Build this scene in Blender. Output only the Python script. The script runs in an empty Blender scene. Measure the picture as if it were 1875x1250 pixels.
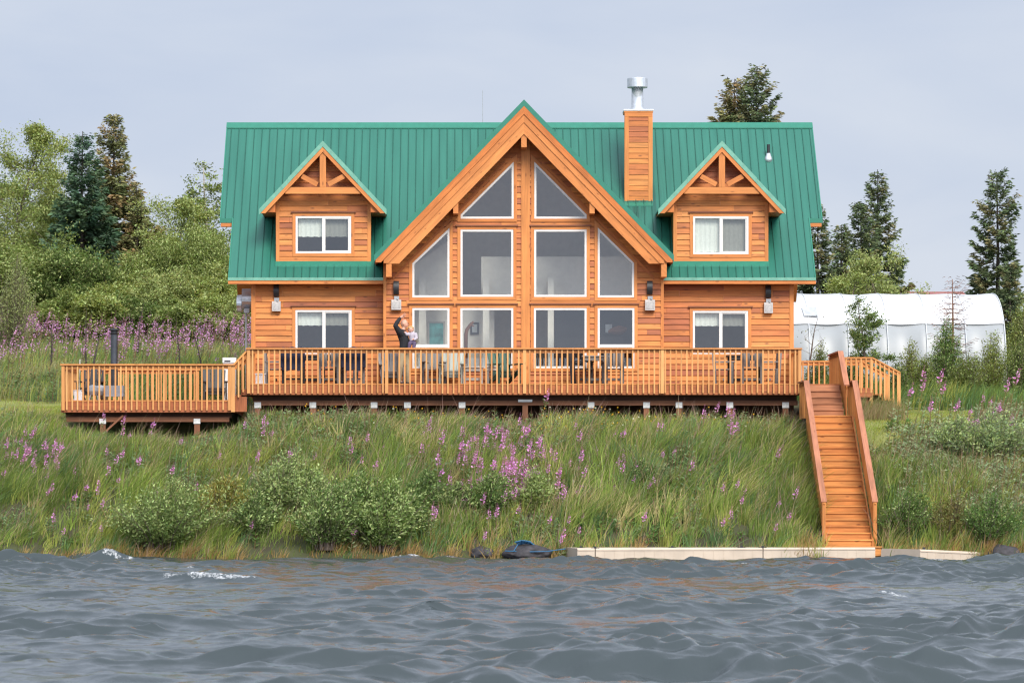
import bpy, bmesh, math, random
import numpy as np
from mathutils import Vector, Matrix

random.seed(7)
SC = bpy.context.scene
COL = SC.collection
R = math.radians

# ------------------------------------------------------------------ camera
cam_d = bpy.data.cameras.new("camera")
cam_d.sensor_width = 36.0
cam_d.lens = 126.72
cam_d.shift_x = 0.0477
cam_d.shift_y = 0.1467
cam_d.clip_start = 0.5
cam_d.clip_end = 6000
cam_d.dof.use_dof = True
cam_d.dof.focus_distance = 99.0
cam_d.dof.aperture_fstop = 6.5
cam = bpy.data.objects.new("camera", cam_d)
COL.objects.link(cam)
CX, CY, CZ = -1.71, -100.0, 1.6
cam.location = (CX, CY, CZ)
cam.rotation_euler = (R(90), 0, 0)
SC.camera = cam

# ------------------------------------------------------------------ world, sun, exposure
SUN_EL, SUN_AZ = R(40), R(18)        # azimuth measured from behind the camera towards the right
sun_dir = Vector((math.sin(SUN_AZ)*math.cos(SUN_EL), -math.cos(SUN_AZ)*math.cos(SUN_EL), math.sin(SUN_EL)))
W = bpy.data.worlds.new("World")
SC.world = W
W.use_nodes = True
wn, wl = W.node_tree.nodes, W.node_tree.links
wn.clear()
w_out = wn.new("ShaderNodeOutputWorld")
w_bg = wn.new("ShaderNodeBackground")
w_bg.inputs["Strength"].default_value = 0.10
w_sky = wn.new("ShaderNodeTexSky")
w_sky.sky_type = 'NISHITA'
w_sky.sun_disc = False
w_sky.sun_elevation = SUN_EL
# Nishita: rotation 0 puts the sun towards +Y and turns clockwise seen from above
w_sky.sun_rotation = math.atan2(sun_dir.x, sun_dir.y)
w_sky.air_density = 1.0
w_sky.dust_density = 1.2
w_sky.ozone_density = 1.5
w_tc = wn.new("ShaderNodeTexCoord")
w_map = wn.new("ShaderNodeMapping")
w_map.inputs["Scale"].default_value = (5.0, 5.0, 15.0)
w_map.inputs["Rotation"].default_value = (0.0, R(4), 0.0)
w_n = wn.new("ShaderNodeTexNoise")
w_n.inputs["Scale"].default_value = 1.7
w_n.inputs["Detail"].default_value = 5
w_n.inputs["Roughness"].default_value = 0.5
w_n.inputs["Distortion"].default_value = 0.3
w_r = wn.new("ShaderNodeValToRGB")
w_r.color_ramp.elements[0].position = 0.30
w_r.color_ramp.elements[0].color = (4.85, 5.5, 6.85, 1)
w_r.color_ramp.elements[1].position = 0.72
w_r.color_ramp.elements[1].color = (5.95, 6.4, 7.3, 1)
w_mix = wn.new("ShaderNodeMix")
w_mix.data_type = 'RGBA'
w_mix.inputs["Factor"].default_value = 0.93
wl.new(w_tc.outputs["Generated"], w_map.inputs["Vector"])
wl.new(w_map.outputs["Vector"], w_n.inputs["Vector"])
wl.new(w_n.outputs["Fac"], w_r.inputs["Fac"])
wl.new(w_sky.outputs["Color"], w_mix.inputs["A"])
wl.new(w_r.outputs["Color"], w_mix.inputs["B"])
# thin bright overcast: the cloud layer glows towards the veiled sun behind the camera
w_dot = wn.new("ShaderNodeVectorMath"); w_dot.operation = 'DOT_PRODUCT'
w_dot.inputs[1].default_value = sun_dir
wl.new(w_tc.outputs["Generated"], w_dot.inputs[0])
w_gl = wn.new("ShaderNodeMapRange"); w_gl.interpolation_type = 'SMOOTHSTEP'
w_gl.inputs["From Min"].default_value = -0.1; w_gl.inputs["From Max"].default_value = 1.0
w_gl.inputs["To Min"].default_value = 1.0; w_gl.inputs["To Max"].default_value = 2.5
wl.new(w_dot.outputs["Value"], w_gl.inputs["Value"])
w_sc = wn.new("ShaderNodeVectorMath"); w_sc.operation = 'SCALE'
wl.new(w_mix.outputs["Result"], w_sc.inputs[0]); wl.new(w_gl.outputs["Result"], w_sc.inputs["Scale"])
wl.new(w_sc.outputs[0], w_bg.inputs["Color"])
wl.new(w_bg.outputs["Background"], w_out.inputs["Surface"])

sun_d = bpy.data.lights.new("sun", 'SUN')
sun_d.energy = 3.4
sun_d.angle = R(24)
sun_d.color = (1.0, 0.93, 0.82)
sun = bpy.data.objects.new("sun", sun_d)
COL.objects.link(sun)
sun.rotation_euler = sun_dir.to_track_quat('Z', 'Y').to_euler()
sun.location = sun_dir*200

SC.view_settings.view_transform = 'Standard'
SC.view_settings.look = 'None'
SC.view_settings.gamma = 1.0
SC.view_settings.use_curve_mapping = False
SC.view_settings.exposure = 0.20
SC.render.engine = 'CYCLES'
SC.cycles.max_bounces = 8
SC.cycles.transparent_max_bounces = 12
SC.cycles.use_denoising = True
SC.cycles.denoiser = 'OPENIMAGEDENOISE'
SC.cycles.denoising_prefilter = 'ACCURATE'
SC.cycles.filter_width = 1.25
SC.cycles.use_adaptive_sampling = False
SC.cycles.light_sampling_threshold = 0.0
SC.cycles.sample_clamp_indirect = 6.0

# ------------------------------------------------------------------ measuring: a point of the photo at a known depth Y
def PX(px, Y): return (px - 848.0)*(100.0 + Y)/6600.0 + CX
def PZ(py, Y): return CZ + (900.0 - py)*(100.0 + Y)/6600.0

# ------------------------------------------------------------------ objects
ORI = {}
def thing(name, label, cat, loc=(0, 0, 0), rz=0.0, group=None):
    o = bpy.data.objects.new(name, None)
    o.empty_display_size = 0.3
    COL.objects.link(o)
    o.location = loc
    o.rotation_euler = (0, 0, rz)
    o["label"] = label
    o["category"] = cat
    if group: o["group"] = group
    ORI[o.name] = Vector(loc)
    return o
def tag(o, label, cat, group=None):
    o["label"] = label
    o["category"] = cat
    if group: o["group"] = group
    return o
def kind(o, k):
    o["kind"] = k
    return o
def children_of(o):
    return [c for c in COL.objects if c.parent == o]
def copy_tree(o, loc=None, rz=None, label=None, group=None, scale=None):
    kids = KIDS.get(o.name)
    c = o.copy()
    COL.objects.link(c)
    if loc is not None: c.location = loc
    if rz is not None: c.rotation_euler = (0, 0, rz)
    if scale is not None: c.scale = scale if hasattr(scale, "__len__") else (scale,)*3
    if label: c["label"] = label
    if group: c["group"] = group
    def rec(src, dst):
        for k in KIDS.get(src.name, ()):
            d = k.copy()
            COL.objects.link(d)
            d.parent = dst
            KIDS.setdefault(dst.name, []).append(d)
            rec(k, d)
    rec(o, c)
    return c
KIDS = {}

class MB:
    """collects polygons with uv (u along the grain, metres) and one random number a face"""
    def __init__(s):
        s.v, s.f, s.uv, s.r = [], [], [], []
    def face(s, pts, uvs=None, rnd=None):
        n = len(s.v)
        s.v.extend([tuple(p) for p in pts])
        s.f.append(tuple(range(n, n+len(pts))))
        s.uv.append(uvs if uvs else [(p[0], p[2]) for p in pts])
        s.r.append(random.random() if rnd is None else rnd)
    def box(s, x0, x1, y0, y1, z0, z1, rnd=None, M=None):
        rnd = random.random() if rnd is None else rnd
        L = (x1-x0, y1-y0, z1-z0)
        a = L.index(max(L)); b, c = [i for i in range(3) if i != a]
        du, dv = random.random()*9, random.random()*9
        P = [(x0,y0,z0),(x1,y0,z0),(x1,y1,z0),(x0,y1,z0),(x0,y0,z1),(x1,y0,z1),(x1,y1,z1),(x0,y1,z1)]
        Q = [M @ Vector(p) for p in P] if M else P
        for f in ((0,3,2,1),(4,5,6,7),(0,1,5,4),(1,2,6,5),(2,3,7,6),(3,0,4,7)):
            s.face([Q[i] for i in f], [(P[i][a]+du, P[i][b]+P[i][c]+dv) for i in f], rnd)
    def beam(s, p0, p1, w, h, up=(0,0,1), rnd=None):
        """bar of section w x h whose centre line runs p0 to p1"""
        p0, p1 = Vector(p0), Vector(p1)
        d = p1-p0; L = d.length; d.normalize()
        side = d.cross(Vector(up))
        if side.length < 1e-4: side = d.cross(Vector((1,0,0)))
        side.normalize(); u = side.cross(d)
        M = Matrix((d, side, u)).transposed().to_4x4(); M.translation = p0
        s.box(0, L, -w/2, w/2, -h/2, h/2, rnd, M)
    def prism(s, poly, y0, y1, rnd=None, along=None, axis='y'):
        """poly in (x,z), extruded along y (or poly in (y,z) along x)"""
        rnd = random.random() if rnd is None else rnd
        ar = sum(poly[i][0]*poly[(i+1) % len(poly)][1]-poly[(i+1) % len(poly)][0]*poly[i][1] for i in range(len(poly)))
        if ar < 0: poly = poly[::-1]
        if axis == 'y':
            mk = lambda p, t: (p[0], t, p[1])
        else:
            mk = lambda p, t: (t, p[0], p[1])
            y0, y1 = y1, y0
        if along is None:
            k = max(range(len(poly)), key=lambda i: (Vector(poly[i])-Vector(poly[i-1])).length)
            along = (Vector(poly[k])-Vector(poly[k-1])).normalized()
        along = Vector(along); per = Vector((-along[1], along[0]))
        du, dv = random.random()*9, random.random()*9
        uv = [(Vector(p).dot(along)+du, Vector(p).dot(per)+dv) for p in poly]
        n = len(poly)
        s.face([mk(p, y0) for p in poly], uv, rnd)
        s.face([mk(p, y1) for p in poly[::-1]], uv[::-1], rnd)
        for i in range(n):
            j = (i+1) % n
            s.face([mk(poly[j], y0), mk(poly[i], y0), mk(poly[i], y1), mk(poly[j], y1)],
                   [uv[j], uv[i], (uv[i][0], uv[i][1]+abs(y1-y0)), (uv[j][0], uv[j][1]+abs(y1-y0))], rnd)
    def ring(s, outer, inner, y0, y1, rnd=None):
        n = len(outer)
        for i in range(n):
            j = (i+1) % n
            s.prism([outer[i], outer[j], inner[j], inner[i]], y0, y1, rnd)
    def tube(s, path, rad, seg=10, cap=True, rnd=None):
        rnd = random.random() if rnd is None else rnd
        path = [Vector(p) for p in path]
        rad = rad if hasattr(rad, "__len__") else [rad]*len(path)
        rings = []
        ref = None
        for i, p in enumerate(path):
            d = (path[min(i+1, len(path)-1)]-path[max(i-1, 0)])
            d = d.normalized() if d.length > 1e-9 else Vector((0,0,1))
            if ref is None:
                ref = d.orthogonal().normalized()
            a = (ref - d*ref.dot(d))
            a = a.normalized() if a.length > 1e-6 else d.orthogonal().normalized()
            ref = a
            b = d.cross(a)
            rings.append([p + (a*math.cos(2*math.pi*k/seg)+b*math.sin(2*math.pi*k/seg))*rad[i] for k in range(seg)])
        for i in range(len(rings)-1):
            for k in range(seg):
                l = (k+1) % seg
                s.face([rings[i][k], rings[i][l], rings[i+1][l], rings[i+1][k]],
                       [(i*.3, k*.05), (i*.3, k*.05+.05), (i*.3+.3, k*.05+.05), (i*.3+.3, k*.05)], rnd)
        if cap:
            s.face(rings[0][::-1], None, rnd); s.face(rings[-1], None, rnd)
    def lathe(s, prof, c=(0,0,0), seg=20, rnd=None):
        s.tube([(c[0], c[1], c[2]+z) for r_, z in prof], [max(r_, 1e-4) for r_, z in prof], seg, True, rnd)
    def build(s, name, mat, parent=None, smooth=False, weld=True):
        me = bpy.data.meshes.new(name)
        o3 = ORI.get(parent.name, Vector()) if parent else Vector()
        me.from_pydata([(p[0]-o3.x, p[1]-o3.y, p[2]-o3.z) for p in s.v], [], s.f)
        uvl = me.uv_layers.new(name="UVMap")
        flat = [c for u in s.uv for q in u for c in q]
        uvl.data.foreach_set("uv", flat)
        at = me.attributes.new("rnd", 'FLOAT', 'FACE')
        at.data.foreach_set("value", s.r)
        if weld:
            bm = bmesh.new(); bm.from_mesh(me)
            bmesh.ops.remove_doubles(bm, verts=bm.verts, dist=0.0004)
            bm.to_mesh(me); bm.free()
        if smooth: me.shade_smooth()
        me.materials.append(mat)
        o = bpy.data.objects.new(name, me)
        COL.objects.link(o)
        if parent:
            o.parent = parent
            ORI[o.name] = o3
            KIDS.setdefault(parent.name, []).append(o)
        else:
            ORI[o.name] = Vector()
        return o

def offset_poly(poly, d):
    """convex polygon moved outwards by d (inwards when negative)"""
    ar = sum(poly[i][0]*poly[(i+1) % len(poly)][1]-poly[(i+1) % len(poly)][0]*poly[i][1] for i in range(len(poly)))
    sg = 1 if ar > 0 else -1
    n = len(poly); out = []
    for i in range(n):
        p, a, b = Vector(poly[i]), Vector(poly[i-1]), Vector(poly[(i+1) % n])
        e0, e1 = (p-a).normalized(), (b-p).normalized()
        n0, n1 = Vector((e0.y, -e0.x))*sg, Vector((e1.y, -e1.x))*sg
        k = 1 + n0.dot(n1)
        out.append(tuple(p + (n0+n1)*(d/k)))
    return out

def xrange_at(poly, z):
    xs = []
    n = len(poly)
    for i in range(n):
        (x0, z0), (x1, z1) = poly[i], poly[(i+1) % n]
        if (z0-z)*(z1-z) < 0:
            xs.append(x0+(x1-x0)*(z-z0)/(z1-z0))
    return (min(xs), max(xs)) if len(xs) > 1 else None

def region_slices(outline, openings, levels=()):
    """horizontal slices of a convex outline minus convex openings: (z0, z1, [(xa0, xb0, xa1, xb1)])"""
    zs = {p[1] for p in outline}
    for o in openings: zs |= {p[1] for p in o}
    lo, hi = min(p[1] for p in outline), max(p[1] for p in outline)
    zs |= set(levels)
    zs = sorted(z for z in zs if lo-1e-9 <= z <= hi+1e-9)
    zz = [zs[0]]
    for z in zs[1:]:
        if z-zz[-1] > 1e-4: zz.append(z)
    res = []
    for z0, z1 in zip(zz[:-1], zz[1:]):
        e = (z1-z0)*1e-4
        a, b = xrange_at(outline, z0+e), xrange_at(outline, z1-e)
        if not a or not b: continue
        cuts = []
        for o in openings:
            c, d = xrange_at(o, z0+e), xrange_at(o, z1-e)
            if c and d: cuts.append((c, d))
        cuts.sort(key=lambda q: q[0][0]+q[1][0])
        cur = (a[0], b[0]); row = []
        for c, d in cuts:
            row.append((cur[0], max(c[0], cur[0]), cur[1], max(d[0], cur[1])))
            cur = (max(c[1], cur[0]), max(d[1], cur[1]))
        row.append((cur[0], a[1], cur[1], b[1]))
        row = [q for q in row if (q[1]-q[0]) + (q[3]-q[2]) > 2e-3]
        res.append((z0, z1, row))
    return res

def siding(mb, outline, openings, y, course=0.157, zbase=4.2, lap=0.027, boards=2.6):
    """lap siding facing -Y: every course of real boards, thick at the lower edge, with butt joints"""
    lo, hi = min(p[1] for p in outline), max(p[1] for p in outline)
    k0, k1 = math.floor((lo-zbase)/course)-1, math.ceil((hi-zbase)/course)+1
    lev = [zbase+k*course for k in range(k0, k1+1)]
    rng = random.Random(int(abs(outline[0][0])*1000)+int(y*100))
    joints = {k: rng.random()*boards for k in range(k0, k1+2)}
    tint = {}
    for z0, z1, row in region_slices(outline, openings, lev):
        k = math.floor(((z0+z1)/2-zbase)/course)
        zb = zbase+k*course
        d0, d1 = lap*(1-(z0-zb)/course)+.004, lap*(1-(z1-zb)/course)+.004
        for xa0, xb0, xa1, xb1 in row:
            # cut at butt joints
            lo_x, hi_x = max(xa0, xa1), min(xb0, xb1)
            cuts = []
            q = math.floor((lo_x-joints[k])/boards)
            while True:
                q += 1
                xj = joints[k]+q*boards
                if xj > hi_x-.15: break
                if xj > lo_x+.15: cuts.append((q, xj))
            segs = []; l0, l1 = xa0, xa1
            for q, xj in cuts:
                segs.append((l0, xj-.0015, l1, xj-.0015, q)); l0 = l1 = xj+.0015
            segs.append((l0, xb0, l1, xb1, 99))
            for a0, b0, a1, b1, q in segs:
                key = (k, q, round(a0, 1) if q == 99 else 0)
                if key not in tint: tint[key] = rng.random()
                t = tint[key]; o = t*37
                mb.face([(a0, y-d0, z0), (b0, y-d0, z0), (b1, y-d1, z1), (a1, y-d1, z1)],
                        [(a0+o, z0+o), (b0+o, z0+o), (b1+o, z1+o), (a1+o, z1+o)], t)
                if abs(z0-zb) < 1e-4:
                    mb.face([(a0, y, z0), (b0, y, z0), (b0, y-d0, z0), (a0, y-d0, z0)],
                            [(a0+o, z0), (b0+o, z0), (b0+o, z0+.02), (a0+o, z0+.02)], t)

def flat_wall(mb, outline, openings, y, flip=False):
    for z0, z1, row in region_slices(outline, openings):
        for a0, b0, a1, b1 in row:
            p = [(a0, y, z0), (b0, y, z0), (b1, y, z1), (a1, y, z1)]
            mb.face(p[::-1] if flip else p, None, .5)
# ------------------------------------------------------------------ materials
def new_mat(name):
    m = bpy.data.materials.new(name)
    m.use_nodes = True
    nt = m.node_tree
    return m, nt.nodes, nt.links, nt.nodes["Principled BSDF"]
def ramp(n, stops):
    r = n.new("ShaderNodeValToRGB")
    e = r.color_ramp.elements
    while len(e) < len(stops): e.new(0.5)
    for el, (p, c) in zip(e, stops):
        el.position = p; el.color = (*c, 1) if len(c) == 3 else c
    return r
def mixrgb(n, l, mode, fac, a, b):
    m = n.new("ShaderNodeMix"); m.data_type = 'RGBA'; m.blend_type = mode
    for sock, val in (("Factor", fac), ("A", a), ("B", b)):
        s = m.inputs[sock]
        if hasattr(val, "links"): l.new(val, s)
        elif isinstance(val, (int, float)): s.default_value = val
        else: s.default_value = (*val, 1)
    return m.outputs["Result"]
def math_n(n, l, op, a, b=None):
    m = n.new("ShaderNodeMath"); m.operation = op
    for i, val in enumerate((a, b)):
        if val is None: continue
        if hasattr(val, "links"): l.new(val, m.inputs[i])
        else: m.inputs[i].default_value = val
    return m.outputs[0]

def wood(name, stops, rough=.5, grain=.35, knots=.8, weather=0.25):
    """stained board: tint by board, long grain along u, a few dark knots, uneven weathering"""
    m, n, l, p = new_mat(name)
    uv = n.new("ShaderNodeUVMap"); uv.uv_map = "UVMap"
    rd = n.new("ShaderNodeAttribute"); rd.attribute_name = "rnd"
    off = n.new("ShaderNodeCombineXYZ")
    o1 = math_n(n, l, 'MULTIPLY', rd.outputs["Fac"], 53.0)
    l.new(o1, off.inputs[2])
    add = n.new("ShaderNodeVectorMath"); add.operation = 'ADD'
    l.new(uv.outputs[0], add.inputs[0]); l.new(off.outputs[0], add.inputs[1])
    mp = n.new("ShaderNodeMapping"); mp.inputs["Scale"].default_value = (1.3, 34, 1)
    l.new(add.outputs[0], mp.inputs[0])
    g = n.new("ShaderNodeTexNoise"); g.inputs["Scale"].default_value = 1; g.inputs["Detail"].default_value = 4
    g.inputs["Distortion"].default_value = .8
    l.new(mp.outputs[0], g.inputs[0])
    mp2 = n.new("ShaderNodeMapping"); mp2.inputs["Scale"].default_value = (.9, 3.2, 1)
    l.new(add.outputs[0], mp2.inputs[0])
    wv = n.new("ShaderNodeTexNoise"); wv.inputs["Scale"].default_value = 1.2; wv.inputs["Detail"].default_value = 3
    l.new(mp2.outputs[0], wv.inputs[0])
    mp3 = n.new("ShaderNodeMapping"); mp3.inputs["Scale"].default_value = (2.1, 5.5, 1)
    l.new(add.outputs[0], mp3.inputs[0])
    vo = n.new("ShaderNodeTexVoronoi"); vo.inputs["Scale"].default_value = 1
    l.new(mp3.outputs[0], vo.inputs[0])
    base = ramp(n, stops); l.new(rd.outputs["Fac"], base.inputs[0])
    gr = ramp(n, [(.3, (1-grain,)*3), (.7, (1+grain*.3,)*3)]); l.new(g.outputs[0], gr.inputs[0])
    c1 = mixrgb(n, l, 'MULTIPLY', 1.0, base.outputs[0], gr.outputs[0])
    we = ramp(n, [(.35, (1-weather,)*3), (.68, (1+weather*.25,)*3)]); l.new(wv.outputs[0], we.inputs[0])
    c2 = mixrgb(n, l, 'MULTIPLY', 1.0, c1, we.outputs[0])
    kn = ramp(n, [(.05, (1,)*3), (.17, (0,)*3)]); l.new(vo.outputs["Distance"], kn.inputs[0])
    kf = math_n(n, l, 'MULTIPLY', kn.outputs[0], knots)
    c3 = mixrgb(n, l, 'MIX', kf, c2, (.13, .04, .015))
    l.new(c3, p.inputs["Base Color"])
    p.inputs["Roughness"].default_value = rough
    p.inputs["Specular IOR Level"].default_value = .3
    b = n.new("ShaderNodeBump"); b.inputs["Strength"].default_value = .25; b.inputs["Distance"].default_value = .004
    l.new(g.outputs[0], b.inputs["Height"]); l.new(b.outputs[0], p.inputs["Normal"])
    return m
def plain(name, col, rough=.5, metal=0.0, var=.12, scale=6.0, bump=0.0, spec=.5):
    m, n, l, p = new_mat(name)
    tc = n.new("ShaderNodeTexCoord")
    t = n.new("ShaderNodeTexNoise"); t.inputs["Scale"].default_value = scale; t.inputs["Detail"].default_value = 5
    l.new(tc.outputs["Object"], t.inputs[0])
    r = ramp(n, [(.3, tuple(c*(1-var) for c in col)), (.7, tuple(min(1, c*(1+var)) for c in col))])
    l.new(t.outputs[0], r.inputs[0]); l.new(r.outputs[0], p.inputs["Base Color"])
    p.inputs["Roughness"].default_value = rough
    p.inputs["Metallic"].default_value = metal
    p.inputs["Specular IOR Level"].default_value = spec
    if bump:
        b = n.new("ShaderNodeBump"); b.inputs["Strength"].default_value = bump; b.inputs["Distance"].default_value = .02
        l.new(t.outputs[0], b.inputs["Height"]); l.new(b.outputs[0], p.inputs["Normal"])
    return m

SIDING = wood("cedar_siding", [(0, (.41, .12, .045)), (.24, (.56, .17, .046)), (.6, (.67, .225, .048)), (1, (.74, .285, .072))], .5, .33, .8, .27)
TRIM = wood("cedar_trim", [(0, (.62, .215, .058)), (1, (.71, .27, .077))], .5, .22, .6, .18)
BEAMW = wood("cedar_beam", [(0, (.54, .16, .038)), (1, (.64, .205, .05))], .5, .28, .4, .22)
BALUSTER = wood("baluster_wood", [(0, (.62, .27, .085)), (1, (.74, .38, .14))], .55, .2, .3, .15)
RAILW = wood("rail_wood", [(0, (.60, .23, .065)), (1, (.70, .30, .09))], .5, .22, .45, .2)
RIMW = wood("rim_wood", [(0, (.40, .125, .05)), (1, (.48, .16, .06))], .6, .3, .7, .3)
CAPW = wood("weathered_cap_wood", [(0, (.40, .15, .085)), (1, (.48, .20, .11))], .6, .3, .4, .3)
STAIRW = wood("stair_wood", [(0, (.55, .20, .055)), (.5, (.65, .26, .07)), (1, (.71, .31, .09))], .55, .3, .95, .28)
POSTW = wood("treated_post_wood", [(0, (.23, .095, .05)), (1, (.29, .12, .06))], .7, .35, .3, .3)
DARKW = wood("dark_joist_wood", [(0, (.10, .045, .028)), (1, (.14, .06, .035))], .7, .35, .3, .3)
LINTEL = wood("lintel_wood", [(0, (.22, .08, .045)), (1, (.27, .10, .05))], .6, .3, .2, .2)
WHITE = plain("white_vinyl", (.70, .67, .635), .35, 0, .04)
BRACKET = plain("painted_bracket", (.58, .58, .57), .5, 0, .15, 20)
WHITEP = plain("white_paint", (.78, .78, .78), .4, 0, .06)
GALV = plain("galvanised_steel", (.62, .64, .66), .32, .75, .12, 9)
CREAM = plain("cream_drywall", (.86, .82, .72), .8, 0, .05)
FLOORW = wood("interior_floor_wood", [(0, (.35, .2, .1)), (1, (.42, .25, .13))])
BLACK = plain("black_plastic", (.018, .018, .02), .4)
BLACKM = plain("black_stove_steel", (.07, .075, .085), .3, .55, .25, 5)
LIGHTBOX = plain("frosted_light_box", (.46, .43, .41), .35, 0, .12, 14)
GREYW = wood("grey_chair_wood", [(0, (.21, .19, .18)), (1, (.29, .265, .25))], .6, .3, .1, .25)
SAGEW = wood("sage_chair_wood", [(0, (.34, .38, .33)), (1, (.42, .45, .40))], .6, .2, .1, .2)
GREENW = wood("green_chair_wood", [(0, (.035, .09, .065)), (1, (.05, .12, .085))], .5, .2, .1, .2)
CHARW = wood("charcoal_chair_wood", [(0, (.035, .032, .034)), (1, (.05, .046, .048))], .5, .2, .1, .2)
PALEW = wood("pale_table_wood", [(0, (.55, .52, .47)), (1, (.62, .58, .52))], .6, .2, .1, .2)
NAVY = plain("navy_cloth", (.022, .024, .055), .85, 0, .25, 12)
GREYP = plain("grey_plastic", (.34, .36, .38), .4, 0, .1)
FLOATM = plain("beige_float_plastic", (.50, .41, .32), .55, 0, .1, 3, .1)
ROPE = plain("blue_rope", (.03, .13, .25), .8, 0, .3, 30)
BARK = plain("bark", (.13, .10, .08), .9, 0, .4, 14, .6)
DARKBARK = plain("dark_bark", (.055, .042, .035), .9, 0, .4, 14, .6)

def roof_mat():
    m, n, l, p = new_mat("green_metal_roof")
    tc = n.new("ShaderNodeTexCoord")
    mp = n.new("ShaderNodeMapping"); mp.inputs["Scale"].default_value = (4.3, .35, .35)
    l.new(tc.outputs["Object"], mp.inputs[0])
    t = n.new("ShaderNodeTexNoise"); t.inputs["Scale"].default_value = 1; t.inputs["Detail"].default_value = 4
    l.new(mp.outputs[0], t.inputs[0])
    r = ramp(n, [(.25, (.017, .122, .086)), (.75, (.027, .160, .113))])
    l.new(t.outputs[0], r.inputs[0])
    # soot streaks round the chimney foot, faint dirt runs elsewhere
    gm = n.new("ShaderNodeMapping"); gm.inputs["Scale"].default_value = (1/.85, 1/1.5, 0); gm.inputs["Location"].default_value = (-3.25/.85, -2.1/1.5, 0)
    l.new(tc.outputs["Object"], gm.inputs[0])
    gd = n.new("ShaderNodeTexGradient"); gd.gradient_type = 'SPHERICAL'; l.new(gm.outputs[0], gd.inputs[0])
    sm = n.new("ShaderNodeMapping"); sm.inputs["Scale"].default_value = (11, .5, .5); l.new(tc.outputs["Object"], sm.inputs[0])
    sn = n.new("ShaderNodeTexNoise"); sn.inputs["Scale"].default_value = 1; sn.inputs["Detail"].default_value = 5; l.new(sm.outputs[0], sn.inputs[0])
    sk = ramp(n, [(.42, (0,)*3), (.68, (1,)*3)]); l.new(sn.outputs[0], sk.inputs[0])
    amt = math_n(n, l, 'ADD', math_n(n, l, 'MULTIPLY', gd.outputs["Fac"], 1.5), .12)
    fac = math_n(n, l, 'MINIMUM', math_n(n, l, 'MULTIPLY', sk.outputs[0], amt), .75)
    l.new(mixrgb(n, l, 'MIX', fac, r.outputs[0], (.010, .05, .038)), p.inputs["Base Color"])
    p.inputs["Roughness"].default_value = .34
    p.inputs["Specular IOR Level"].default_value = .45
    t2 = n.new("ShaderNodeTexNoise"); t2.inputs["Scale"].default_value = 2.2
    l.new(tc.outputs["Object"], t2.inputs[0])
    b = n.new("ShaderNodeBump"); b.inputs["Strength"].default_value = .12; b.inputs["Distance"].default_value = .05
    l.new(t2.outputs[0], b.inputs["Height"]); l.new(b.outputs[0], p.inputs["Normal"])
    return m
ROOFM = roof_mat()
SEAMM = plain("seam_shade_green", (.013, .095, .067), .45, 0, .15)  # darker than the roof sheet: rib shadow put into the colour
ROOFTRIM = plain("green_roof_trim", (.022, .175, .115), .38, 0, .08)
DRIP = plain("pale_green_drip_edge", (.16, .36, .26), .25, .2, .15)

def glass_mat(name="window_glass", refl=.085, tint=(.86, .89, .90)):
    m = bpy.data.materials.new(name); m.use_nodes = True
    n, l = m.node_tree.nodes, m.node_tree.links
    n.clear()
    out = n.new("ShaderNodeOutputMaterial")
    tr = n.new("ShaderNodeBsdfTransparent"); tr.inputs[0].default_value = (*tint, 1)
    gl = n.new("ShaderNodeBsdfGlossy"); gl.inputs["Roughness"].default_value = .015
    gl.inputs[0].default_value = (.95, .97, 1, 1)
    fr = n.new("ShaderNodeLayerWeight"); fr.inputs[0].default_value = .5
    f = math_n(n, l, 'ADD', math_n(n, l, 'MULTIPLY', math_n(n, l, 'POWER', fr.outputs["Facing"], 5.0), .65), refl)
    tc = n.new("ShaderNodeTexCoord")
    t = n.new("ShaderNodeTexNoise"); t.inputs["Scale"].default_value = 1.1
    l.new(tc.outputs["Object"], t.inputs[0])
    b = n.new("ShaderNodeBump"); b.inputs["Strength"].default_value = .04; b.inputs["Distance"].default_value = .02
    l.new(t.outputs[0], b.inputs["Height"]); l.new(b.outputs[0], gl.inputs["Normal"])
    mx = n.new("ShaderNodeMixShader")
    l.new(f, mx.inputs[0]); l.new(tr.outputs[0], mx.inputs[1]); l.new(gl.outputs[0], mx.inputs[2])
    l.new(mx.outputs[0], out.inputs[0])
    return m
GLASS = glass_mat()
SCREEN = glass_mat("screened_glass", .08, (.52, .53, .53))

def leaf_mat(name, transl=.35, rough=.5, thru=(1.0, 1.05, .55)):
    m, n, l, p = new_mat(name)
    a = n.new("ShaderNodeAttribute"); a.attribute_name = "tint"
    l.new(a.outputs["Color"], p.inputs["Base Color"])
    p.inputs["Roughness"].default_value = rough
    p.inputs["Specular IOR Level"].default_value = .12
    t = n.new("ShaderNodeBsdfTranslucent")
    l.new(mixrgb(n, l, 'MULTIPLY', 1.0, a.outputs["Color"], thru), t.inputs[0])
    mx = n.new("ShaderNodeMixShader"); mx.inputs[0].default_value = transl
    l.new(p.outputs[0], mx.inputs[1]); l.new(t.outputs[0], mx.inputs[2])
    l.new(mx.outputs[0], n["Material Output"].inputs[0])
    return m
LEAF = leaf_mat("leaf")
NEEDLE = leaf_mat("needle", .12, .6)
GRASSM = leaf_mat("grass_blade", .35, .45)
PETAL = leaf_mat("petal", .3, .6, (1.0, .95, 1.0))
# ------------------------------------------------------------------ the house
XC = -0.045                    # centre line of the gable
YC = -0.6                      # front of the central bay; the wings stand at Y = 0
FL = 4.52                      # deck and ground floor level
XL, XR = -7.58, 7.45           # end walls
GA, GK, GR = 12.31, 1.036, 4.08   # gable apex height, pitch, half span
BAYW = 3.79
EAVE_Y = -0.47
def roof_z(y): return 7.97 + y
RIDGE_Y = 4.25

house = thing("wooden_house", "cedar-sided house with green metal roof and tall window gable", "house", (0, 0, 3.7))

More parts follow.
